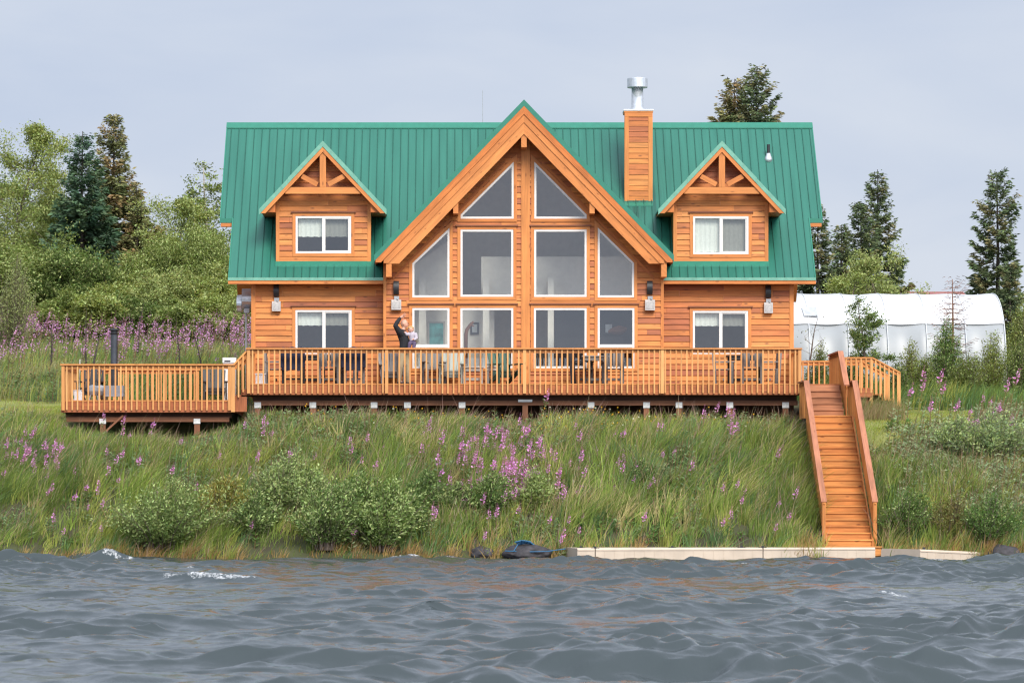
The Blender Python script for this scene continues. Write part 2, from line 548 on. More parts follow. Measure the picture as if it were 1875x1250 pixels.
def clip_low(poly, zc):
    out = []
    n = len(poly)
    for i in range(n):
        a, b = poly[i], poly[(i+1) % n]
        if a[1] >= zc: out.append(a)
        if (a[1]-zc)*(b[1]-zc) < 0:
            t = (zc-a[1])/(b[1]-a[1]); out.append((a[0]+t*(b[0]-a[0]), zc))
    return out

def slab(mb, pts, dz, rnd=.5):
    """top polygon (counter-clockwise seen from above) thickened straight down"""
    lo = [(p[0], p[1], p[2]-dz) for p in pts]
    n = len(pts)
    mb.face(pts, [(p[0], p[1]) for p in pts], rnd)
    mb.face(lo[::-1], [(p[0], p[1]) for p in lo[::-1]], rnd)
    for i in range(n):
        j = (i+1) % n
        mb.face([pts[j], pts[i], lo[i], lo[j]], None, rnd)

# ---- windows
def pxpoly(pts, Y): return [(PX(a, Y), PZ(b, Y)) for a, b in pts]
def rect(x0, y0, x1, y1): return [(x0, y1), (x1, y1), (x1, y0), (x0, y0)]
def make_window(poly, Y, slide=False, blind=0.0, lintel=True, mull=None, fw=.056, blind_mat=None, sill=True):
    ins = offset_poly(poly, -fw)
    m = MB(); m.ring(poly, ins, Y-.036, Y+.17, .5)
    x0, x1 = min(p[0] for p in poly), max(p[0] for p in poly)
    z0, z1 = min(p[1] for p in poly), max(p[1] for p in poly)
    if mull is not None:
        m.box(x0+fw, x1-fw, Y-.032, Y+.06, mull-.045, mull+.04, .5)
    xm = (x0+x1)/2
    if slide:
        m.box(xm-.035, xm+.035, Y-.03, Y+.05, z0+fw, z1-fw, .5)
        # narrower sash of the sliding half
        for a, b, c, d in ((xm+.035, xm+.055, z0+fw, z1-fw), (x1-fw-.03, x1-fw, z0+fw, z1-fw)):
            m.box(a, b, Y-.022, Y+.03, c, d, .5)
        for c, d in ((z0+fw, z0+fw+.025), (z1-fw-.025, z1-fw)):
            m.box(xm+.055, x1-fw-.03, Y-.022, Y+.03, c, d, .5)
    w = m.build("window", WHITE, house)
    def pane(p, mat, y):
        g = MB(); g.face([(a, y, b) for a, b in p], None, .5)
        g.build("pane", mat, w)
    if slide:
        pane([(x0+fw-.01, z0+fw-.01), (xm, z0+fw-.01), (xm, z1-fw+.01), (x0+fw-.01, z1-fw+.01)], GLASS, Y+.03)
        pane([(xm, z0+fw-.01), (x1-fw+.01, z0+fw-.01), (x1-fw+.01, z1-fw+.01), (xm, z1-fw+.01)], SCREEN, Y+.012)
    elif mull is not None:
        pane([(x0+.05, z0+.05), (x1-.05, z0+.05), (x1-.05, mull-.02), (x0+.05, mull-.02)], GLASS, Y+.02)
        pane([(x0+.05, mull+.02), (x1-.05, mull+.02), (x1-.05, z1-.05), (x0+.05, z1-.05)], GLASS, Y+.02)
    else:
        pane(offset_poly(poly, -fw+.012), GLASS, Y+.02)
    t = MB(); t.ring(offset_poly(poly, .088), offset_poly(poly, .002), Y-.045, Y-.001)
    t.build("trim", TRIM, w)
    if lintel:
        t = MB(); t.box(x0-.13, x1+.13, Y-.085, Y-.03, z1+.0905, z1+.128)
        t.build("lintel", LINTEL, w)
    if blind:
        b = MB()
        n = 13; zb = z1-fw-(z1-z0-2*fw)*blind
        # gathered fabric: rippled sheet with a scalloped hem
        cols = 48
        for i in range(cols):
            xa, xb = x0+.07+(x1-x0-.14)*i/cols, x0+.07+(x1-x0-.14)*(i+1)/cols
            f = lambda x: Y+.13+.008*math.sin(x*47)
            h = lambda x: zb+.006*math.sin(x*31)+.004*math.sin(x*73+1)
            b.face([(xa, f(xa), h(xa)), (xb, f(xb), h(xb)), (xb, f(xb), z1-.06), (xa, f(xa), z1-.06)], None, .5)
        b.build("roller_blind", blind_mat or BLIND, w)
    return w
BLIND = plain("cream_blind", (.64, .65, .56), .8, 0, .06, 20)

YB = YC
OPEN_BAY = []
def bay(poly_px, **k):
    p = pxpoly(poly_px, YB); OPEN_BAY.append(p); make_window(p, YB, **k)
bay([(843.5, 400.5), (940.5, 400.5), (940.5, 296.5), (843.5, 393)], lintel=False)
bay([(978.3, 400.5), (1074, 400.5), (1074, 393), (978.3, 296.5)], lintel=False)
bay(rect(843.2, 420.5, 939.8, 543.2), lintel=True)
bay(rect(978, 420.5, 1074, 543.5), lintel=True)
bay([(755, 544.4), (823, 544.4), (823, 417.5), (755, 482)], lintel=False)
bay([(1094.4, 544.4), (1160.8, 544.4), (1160.8, 481.5), (1094.4, 416.5)], lintel=False)
bay(rect(755, 563.8, 823, 674), mull=PZ(633.0, YB))
bay(rect(843, 563.8, 939.8, 674))
bay(rect(977.5, 563.8, 1074, 674))
bay(rect(1094.3, 563.8, 1161.5, 674), mull=PZ(633.0, YB))
wl_ = pxpoly(rect(541, 567.5, 644, 648), 0); make_window(wl_, 0, slide=True, blind=.33)
wr_ = pxpoly(rect(1268.5, 569, 1369.5, 648), 0); make_window(wr_, 0, slide=True, blind=.33)

# ---- walls
m = MB()
bay_out = [(XC-BAYW, 4.2), (XC+BAYW, 4.2), (XC+BAYW, GA-.26-GK*BAYW), (XC, GA-.26), (XC-BAYW, GA-.26-GK*BAYW)]
siding(m, bay_out, OPEN_BAY, YB)
m.build("wall", SIDING, house, weld=False)
for x0, x1, w in ((XL, XC-BAYW-.0, wl_), (XC+BAYW, XR, wr_)):
    m = MB(); siding(m, [(x0, 4.2), (x1, 4.2), (x1, 7.42), (x0, 7.42)], [w], 0.0)
    m.build("wall", SIDING, house, weld=False)
for s in (-1, 1):          # returns of the bay
    m = MB()
    xa = XC+s*BAYW
    m.box(min(xa, xa-s*.12), max(xa, xa-s*.12), YB+.002, .3, 4.2, 8.05, .4)
    m.build("wall", SIDING, house)
    m = MB(); m.box(xa-.005 if s > 0 else xa-.075, xa+.075 if s > 0 else xa+.005, YB-.035, YB+.06, 4.2, GA-.29-GK*BAYW)
    m.build("corner_board", TRIM, house)
for x0, x1 in ((XL-.01, XL+.11), (XR-.11, XR+.01)):
    m = MB(); m.box(x0, x1, -.035, .12, 4.2, 7.355); m.build("corner_board", TRIM, house)
for x, s in ((XL, 1), (XR, -1)):
    m = MB()
    m.prism([(.0, 4.2), (8.5, 4.2), (8.5, 7.86), (4.25, 12.02), (.0, 7.8)], min(x, x+s*.12), max(x, x+s*.12), .35, (1, 0), axis='x')
    m.build("wall", SIDING, house)
m = MB(); m.box(XL, XR, 8.38, 8.5, 4.2, 7.9, .5); m.build("wall", SIDING, house)
# inside of the front walls
m = MB()
flat_wall(m, bay_out, OPEN_BAY, YB+.165, True)
flat_wall(m, [(XL+.13, 4.2), (XC-BAYW, 4.2), (XC-BAYW, 7.4), (XL+.13, 7.4)], [wl_], .165, True)
flat_wall(m, [(XC+BAYW, 4.2), (XR-.13, 4.2), (XR-.13, 7.4), (XC+BAYW, 7.4)], [wr_], .165, True)
m.box(XL+.13, XR-.13, 5.0, 5.1, 4.5, 11.2, .5)
for s in (-1, 1):
    x = XC+s*3.62
    m.prism([(-.4, 4.5), (4.99, 4.5), (4.99, 11.2), (4.25, 11.8), (.3, 8.0), (-.4, 7.9)], x-.05, x+.05, .5, axis='x')
m.build("interior_wall", CREAM, house)
m = MB(); m.box(XL+.13, XR-.13, -.4, 8.3, 4.38, 4.5, .5); m.build("floor", FLOORW, house)
m = MB()
m.box(XL+.13, XC-3.68, .18, 4.99, 7.12, 7.3, .5); m.box(XC+3.68, XR-.13, .18, 4.99, 7.12, 7.3, .5)
m.box(XC-3.55, XC+3.55, 2.52, 4.99, 7.0, 7.18, .5)
m.build("ceiling", CREAM, house)
m = MB(); m.box(PX(881, 1.7), XC+3.55, 1.66, 1.74, 7.0, PZ(470, 1.7), .5); m.build("loft_parapet", CREAM, house)
m = MB(); m.box(XC-3.55, PX(905, 2.4), 2.4, 2.5, 4.51, 6.95, .5); m.build("interior_wall", CREAM, house)
m = MB(); m.prism([(XC-3.55, 7.0), (PX(828, 1.5), 7.0), (PX(828, 1.5), 8.75), (XC-3.55, 7.6)], 1.5, 1.6, .5); m.build("stair_wall", CREAM, house)
m = MB(); m.box(PX(1016, 1.9), XC+3.55, 1.9, 2.0, 4.51, 6.95, .5); m.build("dark_partition", CHARW, house)
for a, b in ((767, 780), (884, 896), (1003, 1014)):
    m = MB(); m.box(PX(a, 1.2), PX(b, 1.2), 1.2, 1.4, 4.5, 7.6, .5); m.build("interior_column", CREAM, house)
# post up the middle of the bay
m = MB(); m.box(PX(954.4, YB), PX(970.2, YB), YB-.052, YB-.003, 4.2, GA-.42); m.build("centre_board", TRIM, house)
for a, b in ((744, 946), (972, 1172)):   # belt boards between the storeys
    m = MB(); m.box(PX(a, YB), PX(b, YB), YB-.03, YB-.003, PZ(559.5, YB), PZ(550, YB)); m.build("belt_board", TRIM, house)

# ---- main roof
def valley(y): return (GA-7.97-y)/GK
DORM = [(-5.585, 1.305), (5.437, 1.305)]      # centre, half width of the dormer walls
DA, DK, DR = 11.27, 1.064, 1.73               # dormer roof apex, pitch, half span
holes = []
for xd, hw in DORM:
    h = hw-.04
    yt = DA-DK*h-7.97-.12
    holes.append([(xd-h, .14), (xd+h, .14), (xd+h, yt), (xd, DA-7.97-.12), (xd-h, yt)])
ST = 1.31; XO0, XI0, XI1, XO1 = -8.52, -8.17, 8.0, 8.36
vx0, vx1 = BAYW, valley(ST)
VY0 = GA-7.97-GK*BAYW
regs = [([(XI0, EAVE_Y), (XC-vx0, EAVE_Y), (XC-vx0, VY0), (XC-vx1, ST), (XI0, ST)], holes[0]),
        ([(XO0, ST), (XC-vx1, ST), (XC-valley(RIDGE_Y), RIDGE_Y), (XO0, RIDGE_Y)], holes[0]),
        ([(XC+vx0, EAVE_Y), (XI1, EAVE_Y), (XI1, ST), (XC+vx1, ST), (XC+vx0, VY0)], holes[1]),
        ([(XC+vx1, ST), (XO1, ST), (XO1, RIDGE_Y), (XC+valley(RIDGE_Y), RIDGE_Y)], holes[1])]
m = MB(); u = MB()
for out, h in regs:
    for y0, y1, row in region_slices(out, [h]):
        for a0, b0, a1, b1 in row:
            m.face([(a0, y0, roof_z(y0)), (b0, y0, roof_z(y0)), (b1, y1, roof_z(y1)), (a1, y1, roof_z(y1))], None, .5)
            q = [(a0, y0, roof_z(y0)-.14), (b0, y0, roof_z(y0)-.14), (b1, y1, roof_z(y1)-.14), (a1, y1, roof_z(y1)-.14)]
            u.face(q[::-1], None, .5)
zr = roof_z(RIDGE_Y)
m.face([(XO1, RIDGE_Y, zr), (XO1, 9.0, zr-4.75), (XO0, 9.0, zr-4.75), (XO0, RIDGE_Y, zr)], None, .5)
u.face([(XO0, RIDGE_Y, zr-.14), (XO0, 9.0, zr-4.89), (XO1, 9.0, zr-4.89), (XO1, RIDGE_Y, zr-.14)], None, .5)
# standing seams; their darker green stands in for the ribs' shadow lines
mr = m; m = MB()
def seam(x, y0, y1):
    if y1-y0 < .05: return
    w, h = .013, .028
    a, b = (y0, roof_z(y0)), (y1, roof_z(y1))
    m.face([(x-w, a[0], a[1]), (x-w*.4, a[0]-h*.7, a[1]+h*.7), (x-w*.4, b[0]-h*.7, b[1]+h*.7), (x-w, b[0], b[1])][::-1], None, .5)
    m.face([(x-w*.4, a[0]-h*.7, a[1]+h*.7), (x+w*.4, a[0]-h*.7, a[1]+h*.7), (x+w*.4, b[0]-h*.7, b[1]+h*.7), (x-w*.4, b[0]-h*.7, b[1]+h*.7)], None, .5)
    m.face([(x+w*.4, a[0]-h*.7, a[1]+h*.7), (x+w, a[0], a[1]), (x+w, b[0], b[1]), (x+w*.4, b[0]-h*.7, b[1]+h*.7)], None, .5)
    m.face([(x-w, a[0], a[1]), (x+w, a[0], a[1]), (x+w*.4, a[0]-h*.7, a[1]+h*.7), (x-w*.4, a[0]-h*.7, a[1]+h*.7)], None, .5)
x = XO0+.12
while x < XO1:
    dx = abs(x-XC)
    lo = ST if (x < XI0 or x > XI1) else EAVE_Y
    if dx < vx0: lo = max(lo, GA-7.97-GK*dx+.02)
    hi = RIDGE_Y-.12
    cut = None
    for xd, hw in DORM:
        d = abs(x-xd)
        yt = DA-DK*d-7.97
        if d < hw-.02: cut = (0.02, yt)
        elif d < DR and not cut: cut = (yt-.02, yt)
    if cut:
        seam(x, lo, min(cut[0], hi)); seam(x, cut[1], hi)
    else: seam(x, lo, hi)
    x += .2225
# light horizontal lap and screw lines
mr.build("roof", ROOFM, house, weld=False)
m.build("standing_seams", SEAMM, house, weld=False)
u.build("soffit", TRIM, house)
m = MB()
for s in (-1, 1):
    y0, y1 = RIDGE_Y, RIDGE_Y+s*.16
    z0, z1 = zr+.055, zr+.055-.16
    for a, b in ((XO0-.03, XC-.06), (XC+.06, XO1+.03)) if s < 0 else ((XO0-.03, XO1+.03),):
        p = [(a, y1, z1), (b, y1, z1), (b, y0, z0), (a, y0, z0)]
        slab(m, p if s < 0 else p[::-1], .035)
m.build("ridge_cap", ROOFTRIM, house)
# rake trims, eaves and the step near the eaves
for x, s, ya, yb in ((XO0, -1, ST, RIDGE_Y), (XO1, 1, ST, RIDGE_Y), (XI0, -1, EAVE_Y, ST), (XI1, 1, EAVE_Y, ST)):
    m = MB(); m.prism([(ya, roof_z(ya)-.13), (yb, roof_z(yb)-.13), (yb, roof_z(yb)+.03), (ya, roof_z(ya)+.03)], min(x, x+s*.03), max(x, x+s*.03), .5, axis='x')
    m.build("rake_trim", ROOFTRIM, house)
for x0, x1 in ((XO0-.03, XI0-.03), (XI1+.03, XO1+.03)):
    m = MB(); m.box(x0, x1, ST-.03, ST-.005, roof_z(ST)-.13, roof_z(ST)-.0); m.build("step_trim", ROOFTRIM, house)
for x0, x1 in ((XO0, XI0-.03), (XI1+.03, XO1)):
    m = MB(); m.box(x0, x1, ST-.02, ST+.2, roof_z(ST)-.235, roof_z(ST)-.135); m.build("fascia_board", TRIM, house)
for x0, x1 in ((XI0-.03, XC-BAYW-.08), (XC+BAYW+.08, XI1+.03)):
    m = MB(); m.box(x0, x1, EAVE_Y-.012, EAVE_Y+.012, 7.335, 7.43); m.build("fascia_board", TRIM, house)
    m = MB(); m.box(x0-.005, x1, EAVE_Y-.03, EAVE_Y+.01, 7.4305, roof_z(EAVE_Y)+.01); m.build("drip_edge", DRIP, house)
    m = MB(); m.box(x0+.03, x1, EAVE_Y+.0125, -.03, 7.345, 7.375, .3); m.build("soffit", BEAMW, house)
for x, s in ((XI0, 1), (XI1, -1)):
    m = MB()
    m.prism([(EAVE_Y+.02, 7.34), (4.25, 11.9), (4.25, 12.05), (EAVE_Y+.02, 7.36)], min(x, x+s*.04), max(x, x+s*.04), .4, axis='x')
    m.build("rake_board", TRIM, house)

# ---- gable roof over the bay
m = MB(); u = MB()
for s in (-1, 1):
    zl = GA-GK*GR
    yv = GA-GK*GR-7.97
    p = [(XC, -1.37, GA), (XC, GA-7.97, GA), (XC+s*GR, yv, zl), (XC+s*GR, -1.37, zl)]
    if s > 0: p = p[::-1]
    slab(m, p, .12)
    q = [(XC, -1.34, GA-.125), (XC, 4.3, GA-.125), (XC+s*GR, .1, zl-.125), (XC+s*GR, -1.34, zl-.125)]
    if s > 0: q = q[::-1]
    slab(u, q, .1)
m.build("gable_roof", ROOFM, house)
u.build("gable_soffit", BEAMW, house)
def rake(mat, name, d0, d1, Rr, y0, y1, zc=None):
    for s in (-1, 1):
        p = [(XC, GA-d0), (XC+s*Rr, GA-d0-GK*Rr), (XC+s*Rr, GA-d1-GK*Rr), (XC, GA-d1)]
        if zc: p = clip_low(p, zc)
        m = MB(); m.prism(p, y0, y1, None, (s, -GK) if s > 0 else (1, GK)); m.build(name, mat, house)
rake(ROOFTRIM, "rake_trim", -.012, .165, GR+.02, -1.405, -1.372)
rake(BEAMW, "rake_board", .165, .385, GR-.02, -1.40, -1.35, 7.87)
rake(TRIM, "rake_board", .386, .61, 3.84, -1.37, -1.32, 7.85)
rake(TRIM, "rake_rafter", .61, .925, 3.82, -1.345, -1.2, 7.84)
for cx, w, z0, z1 in ((XC, .15, PZ(270, -1.25), GA-.7), (PX(834.5, -1.25), .14, PZ(391, -1.25), 9.75), (PX(1084, -1.25), .14, PZ(391, -1.25), 9.75),
                      (PX(712, -1.25), .15, PZ(507, -1.25), 7.95), (PX(1215.5, -1.25), .15, PZ(507, -1.25), 7.95)):
    m = MB(); m.box(cx-w/2, cx+w/2, -1.335 if abs(cx-XC) > 3 else -1.31, YB+.0, z0, z1); m.build("purlin", TRIM, house)
# raking trim under the soffit on the bay wall
for s in (-1, 1):
    m = MB()
    for r0, r1, zz in ((1.95, 3.75, 0),):
        p = [(XC+s*.5, GA-1.05-GK*.5), (XC+s*3.6, GA-1.05-GK*3.6), (XC+s*3.6, GA-1.15-GK*3.6), (XC+s*.5, GA-1.15-GK*.5)]
        m.prism(p, YB-.03, YB-.004)
    m.build("raking_board", BEAMW, house)

# ---- dormers
for k, (xd, hw) in enumerate(DORM):
    wpx = rect(541.4, 395.8, 643, 463.9) if k == 0 else rect(1269, 396, 1370.4, 465.5)
    wp = pxpoly(wpx, 0)
    z0 = PZ(479, 0)
    m = MB()
    zt = lambda dx: DA-.2-DK*dx
    out = [(xd-hw, z0), (xd+hw, z0), (xd+hw, zt(hw)), (xd, zt(0)), (xd-hw, zt(hw))]
    siding(m, out, [wp], 0.0)
    for s in (-1, 1):
        xa = xd+s*hw
        m.prism([(.004, z0-.05), (1.75, 9.68), (1.6, zt(hw)+.02), (.004, zt(hw))], min(xa, xa-s*.08), max(xa, xa-s*.08), .5, (1, 0), axis='x')
    d = m.build("dormer", SIDING, house, weld=False)
    for s in (-1, 1):
        m = MB(); m.box(min(xd+s*(hw+.012), xd+s*(hw-.085)), max(xd+s*(hw+.012), xd+s*(hw-.085)), -.034, .05, z0, zt(hw)-.1); m.build("corner_board", TRIM, d)
    m = MB(); m.box(xd-hw+.085, xd+hw-.085, -.03, -.003, z0, z0+.13); m.build("skirt_board", TRIM, d)
    m = MB()
    slab(m, [(xd-hw-.03, -.16, roof_z(-.16)+.035), (xd+hw+.03, -.16, roof_z(-.16)+.035), (xd+hw+.03, -.03, z0+.01), (xd-hw-.03, -.03, z0+.01)], .03)
    m.build("apron_flashing", ROOFTRIM, d)
    m = MB()
    for s in (-1, 1):
        yr = DA-7.97; ye = DA-DK*DR-7.97
        p = [(xd, -.47, DA), (xd, yr, DA), (xd+s*DR, ye, DA-DK*DR), (xd+s*DR, -.47, DA-DK*DR)]
        if s > 0: p = p[::-1]
        slab(m, p, .05)
    m.build("dormer_roof", ROOFM, d)
    u = MB()
    for s in (-1, 1):
        q = [(xd, -.44, DA-.055), (xd, 3.2, DA-.055), (xd+s*(DR-.02), 1.4, DA-.055-DK*(DR-.02)), (xd+s*(DR-.02), -.44, DA-.055-DK*(DR-.02))]
        if s > 0: q = q[::-1]
        slab(u, q, .08)
        # boxed return below the eave
        e0, e1 = hw+.012, DR-.03
        u.prism([(xd+s*e0, DA-.14-DK*e1), (xd+s*e1, DA-.14-DK*e1), (xd+s*e0, DA-.14-DK*e0)], -.40, 1.35)
    u.build("soffit", BEAMW, d)
    def drake(name, mat, d0, d1, r0, r1, y0, y1, zc=None):
        for s in (-1, 1):
            p = [(xd+s*r0, DA-d0-DK*r0), (xd+s*r1, DA-d0-DK*r1), (xd+s*r1, DA-d1-DK*r1), (xd+s*r0, DA-d1-DK*r0)]
            if zc: p = clip_low(p, zc)
            mm = MB(); mm.prism(p, y0, y1, None, (1, -s*DK)); mm.build(name, mat, d)
    drake("rake_trim", DRIP, -.012, .15, 0, .96, -.515, -.472)
    drake("rake_trim", DRIP, .0, .155, .962, DR+.03, -.505, -.472)
    drake("rake_board", TRIM, .15, .30, 0, DR-.01, -.495, -.45, PZ(390.5, -.47))
    # king-post truss
    ym = -.41
    zt0, zt1 = PZ(355, ym), PZ(343, ym)
    b = MB(); rr = (DA-.3-zt0)/DK
    b.box(xd-rr+.04, xd+rr-.04, ym-.045, ym+.045, zt0, zt1); b.build("tie_beam", TRIM, d)
    b = MB(); b.box(xd-.085, xd+.085, ym-.05, ym+.04, zt1+.002, DA-.33); b.build("king_post", TRIM, d)
    for s in (-1, 1):
        b = MB(); b.beam((xd+s*.15, ym+.005, zt1+.075), (xd+s*.58, ym+.005, DA-.34-DK*.58), .135, .07, up=(0, 1, 0))
        b.build("strut", TRIM, d)
    b = MB(); b.box(xd-hw, xd+hw, -.028, -.004, zt0-.16, zt0-.02); b.build("frieze_board", TRIM, d)
    make_window(wp, 0.0, slide=True, blind=.55 if k == 0 else .985)
    m = MB(); flat_wall(m, out, [wp], .12, True); m.build("inner_wall", CREAM, d)

# ---- chimney, vent, apron
cy = 1.87
cx0, cx1 = PX(1144.7, cy), PX(1193.6, cy)
m = MB()
zt_ = PZ(205, cy); zb_ = PZ(369, cy)
siding(m, [(cx0, zb_), (cx1, zb_), (cx1, zt_), (cx0, zt_)], [], cy, .152, zb_, .016, 9)
m.box(cx0+.005, cx1-.005, cy+.002, cy+.7, zb_-.3, zt_, .45)
ch = m.build("chimney", SIDING, house, weld=False)
for a, b in ((cx0-.02, cx0+.1), (cx1-.1, cx1+.02)):
    m = MB(); m.box(a, b, cy-.03, cy+.09, zb_, zt_-.02); m.build("corner_board", TRIM, ch)
m = MB(); m.box(cx0-.03, cx1+.03, cy-.04, cy+.74, zt_-.0195, zt_+.03); m.box(cx0-.01, cx1+.01, cy-.034, cy-.004, zt_-.14, zt_-.02); m.build("top_board", TRIM, ch)
m = MB(); m.box(cx0-.045, cx1+.045, cy-.06, cy+.76, zt_+.0305, zt_+.07, .5); m.build("chimney_cap", WHITEP, ch)
pcx, pcy = PX(1167, cy+.35), cy+.35
z_ = lambda py: PZ(py, pcy)
m = MB(); m.lathe([(.235, zt_+.071), (.225, zt_+.1), (.17, zt_+.16), (.165, z_(160)-.02)], (pcx, pcy, 0), 28); m.build("flue_pipe", GALV, ch, True)
m = MB(); m.lathe([(.12, z_(161.5)), (.285, z_(161)), (.29, z_(160)), (.29, z_(145)), (.285, z_(144)), (.20, z_(142.8)), (.01, z_(142.5))], (pcx, pcy, 0), 28); m.build("flue_cap", GALV, ch)
m = MB()
slab(m, [(cx0-.02, cy-.2, roof_z(cy-.2)+.035), (cx1+.02, cy-.2, roof_z(cy-.2)+.035), (cx1+.02, cy-.02, zb_+.01), (cx0-.02, cy-.02, zb_+.01)], .03)
m.build("apron_flashing", ROOFTRIM, ch)
vy = 3.14; vx = PX(1407, vy)
m = MB(); m.lathe([(.115, roof_z(vy)-.1), (.115, roof_z(vy)+.02), (.07, roof_z(vy)+.12), (.055, roof_z(vy)+.17)], (vx, vy, 0), 16)
vp = m.build("vent_pipe", GALV, house, True)
m = MB(); m.lathe([(.045, roof_z(vy)+.1), (.045, roof_z(vy)+.42), (.03, roof_z(vy)+.421)], (vx, vy, 0), 14); m.build("pipe", BLACK, vp)
# number plate fixed under the deck edge is not legible in the photo: a plain bright strip

ant = thing("antenna_mast", "thin pale antenna mast rising behind the green roof ridge", "antenna", (PX(884, 4.9), 4.9, 11.3))
m = MB(); m.tube([(PX(884, 4.9), 4.9, 11.3), (PX(883.6, 4.9), 4.9, PZ(165, 4.9))], [.014, .008], 6); m.build("mast", GREYP, ant)
m = MB(); m.box(PX(884, 4.9)-.05, PX(884, 4.9)+.05, 4.86, 4.94, 11.2, 11.55); m.build("bracket", GREYP, ant)

# ---- speakers and lights on the front wall
LENS = plain("dull_lens", (.42, .40, .38), .3, 0, .2, 18)
def wall_pair(px, yw, s_top, s_bot, l_top, l_bot, lw, slabel, llabel):
    x = PX(px, yw)
    zt, zb = PZ(s_top, yw), PZ(s_bot, yw)
    t = thing("wall_speaker", slabel, "speaker", (x, yw, zb))
    m = MB()
    n = 8; pts = []
    for i in range(n+1):          # bowed front seen from the side
        f = i/n
        pts.append((yw-.05-.11*math.sin(math.pi*(.15+.7*f)), zb+(zt-zb)*f))
    pts += [(yw-.05, zt), (yw-.05, zb)]
    m.prism(pts, x-.075, x+.075, .5, axis='x'); m.build("cabinet", BLACK, t)
    m = MB(); m.box(x-.03, x+.03, yw-.06, yw-.02, zb+.08, zt-.08); m.build("bracket", BLACK, t)
    l = thing("wall_light", llabel, "light", (PX(px+.3, yw), yw, PZ(l_bot, yw)))
    lx = PX(px+.3, yw); zt, zb = PZ(l_top, yw), PZ(l_bot, yw); w = lw/2
    m = MB(); m.prism([(yw-.17, zb+.0), (yw-.03, zb), (yw-.03, zt-.09), (yw-.12, zt-.09), (yw-.17, zt-.14)], lx-w, lx+w, .5, axis='x'); m.build("housing", LIGHTBOX, l)
    m = MB(); m.prism([(yw-.178, zb+.045), (yw-.171, zb+.045), (yw-.171, zt-.17), (yw-.178, zt-.17)], lx-w+.03, lx+w-.03, .5, axis='x'); m.build("lens", LENS, l)
    m = MB(); m.box(lx-.06, lx+.075, yw-.09, yw-.025, zt-.089, zt+.01, .5); m.tube([(lx+.03, yw-.1, zt-.05), (lx+.03, yw-.16, zt-.1)], .022, 8); m.build("arm", GREYP, l)
wall_pair(506, 0, 521, 543.7, 546, 570, .24, "black wall speaker left of the left ground-floor window, under the eave", "pale box light under the speaker near the house's left corner")
wall_pair(725.5, YB, 514.6, 539, 543, 567.5, .27, "black wall speaker on the gable wall above the waving man", "pale box light on the gable wall above the waving man")
wall_pair(1189.5, YB, 514.6, 539, 543, 568.5, .27, "black wall speaker on the gable wall right of the sloping window", "pale box light on the gable wall right of the great windows")
wall_pair(1406, 0, 523, 545.5, 548, 573.5, .24, "black wall speaker right of the right ground-floor window, under the eave", "pale box light under the speaker near the house's right corner")

# ---- meters on the left end wall
t = thing("utility_meter", "silvery utility meter boxes and pipes on the left end wall", "meter", (XL-.2, .9, 5.9))
m = MB(); xa, xb = PX(443.5, .9), PX(459.5, .9)
m.tube([(xa, .9, PZ(548, .9)), (xb+.02, .9, PZ(548, .9))], .3, 24, True); m.build("housing", GALV, t)
m = MB(); m.tube([(PX(434, .9), .9, PZ(556, .9)), (PX(443, .9), .9, PZ(556, .9))], [.24, .25], 24); m.build("cover", GALV, t)
m = MB(); m.box(PX(447, .7), PX(457, .7), .55, .75, PZ(573, .7), PZ(565, .7)); m.build("junction_box", GREYP, t)
m = MB(); m.tube([(PX(451, .7), .72, PZ(573, .7)), (PX(451, .7), .72, 4.0)], .03, 8); m.build("pipe", GREYP, t)

# ---- a few things seen through the windows
def inside(name, label, cat, parts):
    t = thing(name, label, cat, parts[0][1])
    for pn, loc, mat, fn in parts:
        m = MB(); fn(m); m.build(pn, mat, t)
TEAL = plain("teal_painting", (.10, .36, .34), .7, 0, .6, 4)
PALEPIC = plain("pale_picture", (.6, .63, .62), .6, 0, .2, 5)
py_ = 4.9
def pic(name, label, x0, y0, x1, y1, Y, mat, fmat):
    a, b, c, d = PX(x0, Y), PX(x1, Y), PZ(y1, Y), PZ(y0, Y)
    t = thing(name, label, "picture", (a, Y, c))
    m = MB(); m.ring([(a, c), (b, c), (b, d), (a, d)], offset_poly([(a, c), (b, c), (b, d), (a, d)], -.05), Y-.04, Y); m.build("frame", fmat, t)
    m = MB(); m.box(a+.05, b-.05, Y-.02, Y, c+.05, d-.05, .5); m.build("canvas", mat, t)
pic("picture", "teal painting inside the lower left gable window behind the child", 783, 588, 815, 640, 2.38, TEAL, PALEW)
pic("picture", "small pale framed picture inside the window left of the centre post", 861, 590, 877, 612, 2.38, PALEPIC, CHARW)
pic("picture", "dark framed pale picture inside the lower right gable window", 1105, 590, 1124, 612, 1.88, PALEPIC, CHARW)
m = MB()
yy = 1.0
m.tube([(PX(853, yy), yy, 4.5), (PX(853, yy), yy, PZ(612, yy)), (PX(855, yy), yy, PZ(603, yy)), (PX(861, yy), yy, PZ(595, yy)), (PX(867, yy), yy, PZ(589, yy))], [.05, .055, .05, .045, .03], 8)
m.tube([(PX(861, yy), yy, PZ(595, yy)), (PX(868, yy), yy, PZ(597, yy))], [.03, .012], 6)
tag(m.build("driftwood_carving", POSTW, None, True), "crooked brown driftwood post inside the window left of centre", "carving")
yy = 1.3
t = thing("cabinet", "dark cabinet with a brown bulky ornament inside the lower right window", "cabinet", (PX(1120, yy), yy, 4.5))
m = MB(); m.box(PX(1101, yy), PX(1141, yy), yy, yy+.4, 4.5, PZ(617, yy)); m.build("body", CHARW, t)
m = MB(); m.tube([(PX(1114, yy), yy+.2, PZ(607, yy)), (PX(1122, yy), yy+.2, PZ(605, yy)), (PX(1136, yy), yy+.2, PZ(604, yy)), (PX(1148, yy), yy+.2, PZ(602, yy))], [.03, .1, .15, .06], 12); m.build("ornament", POSTW, t)
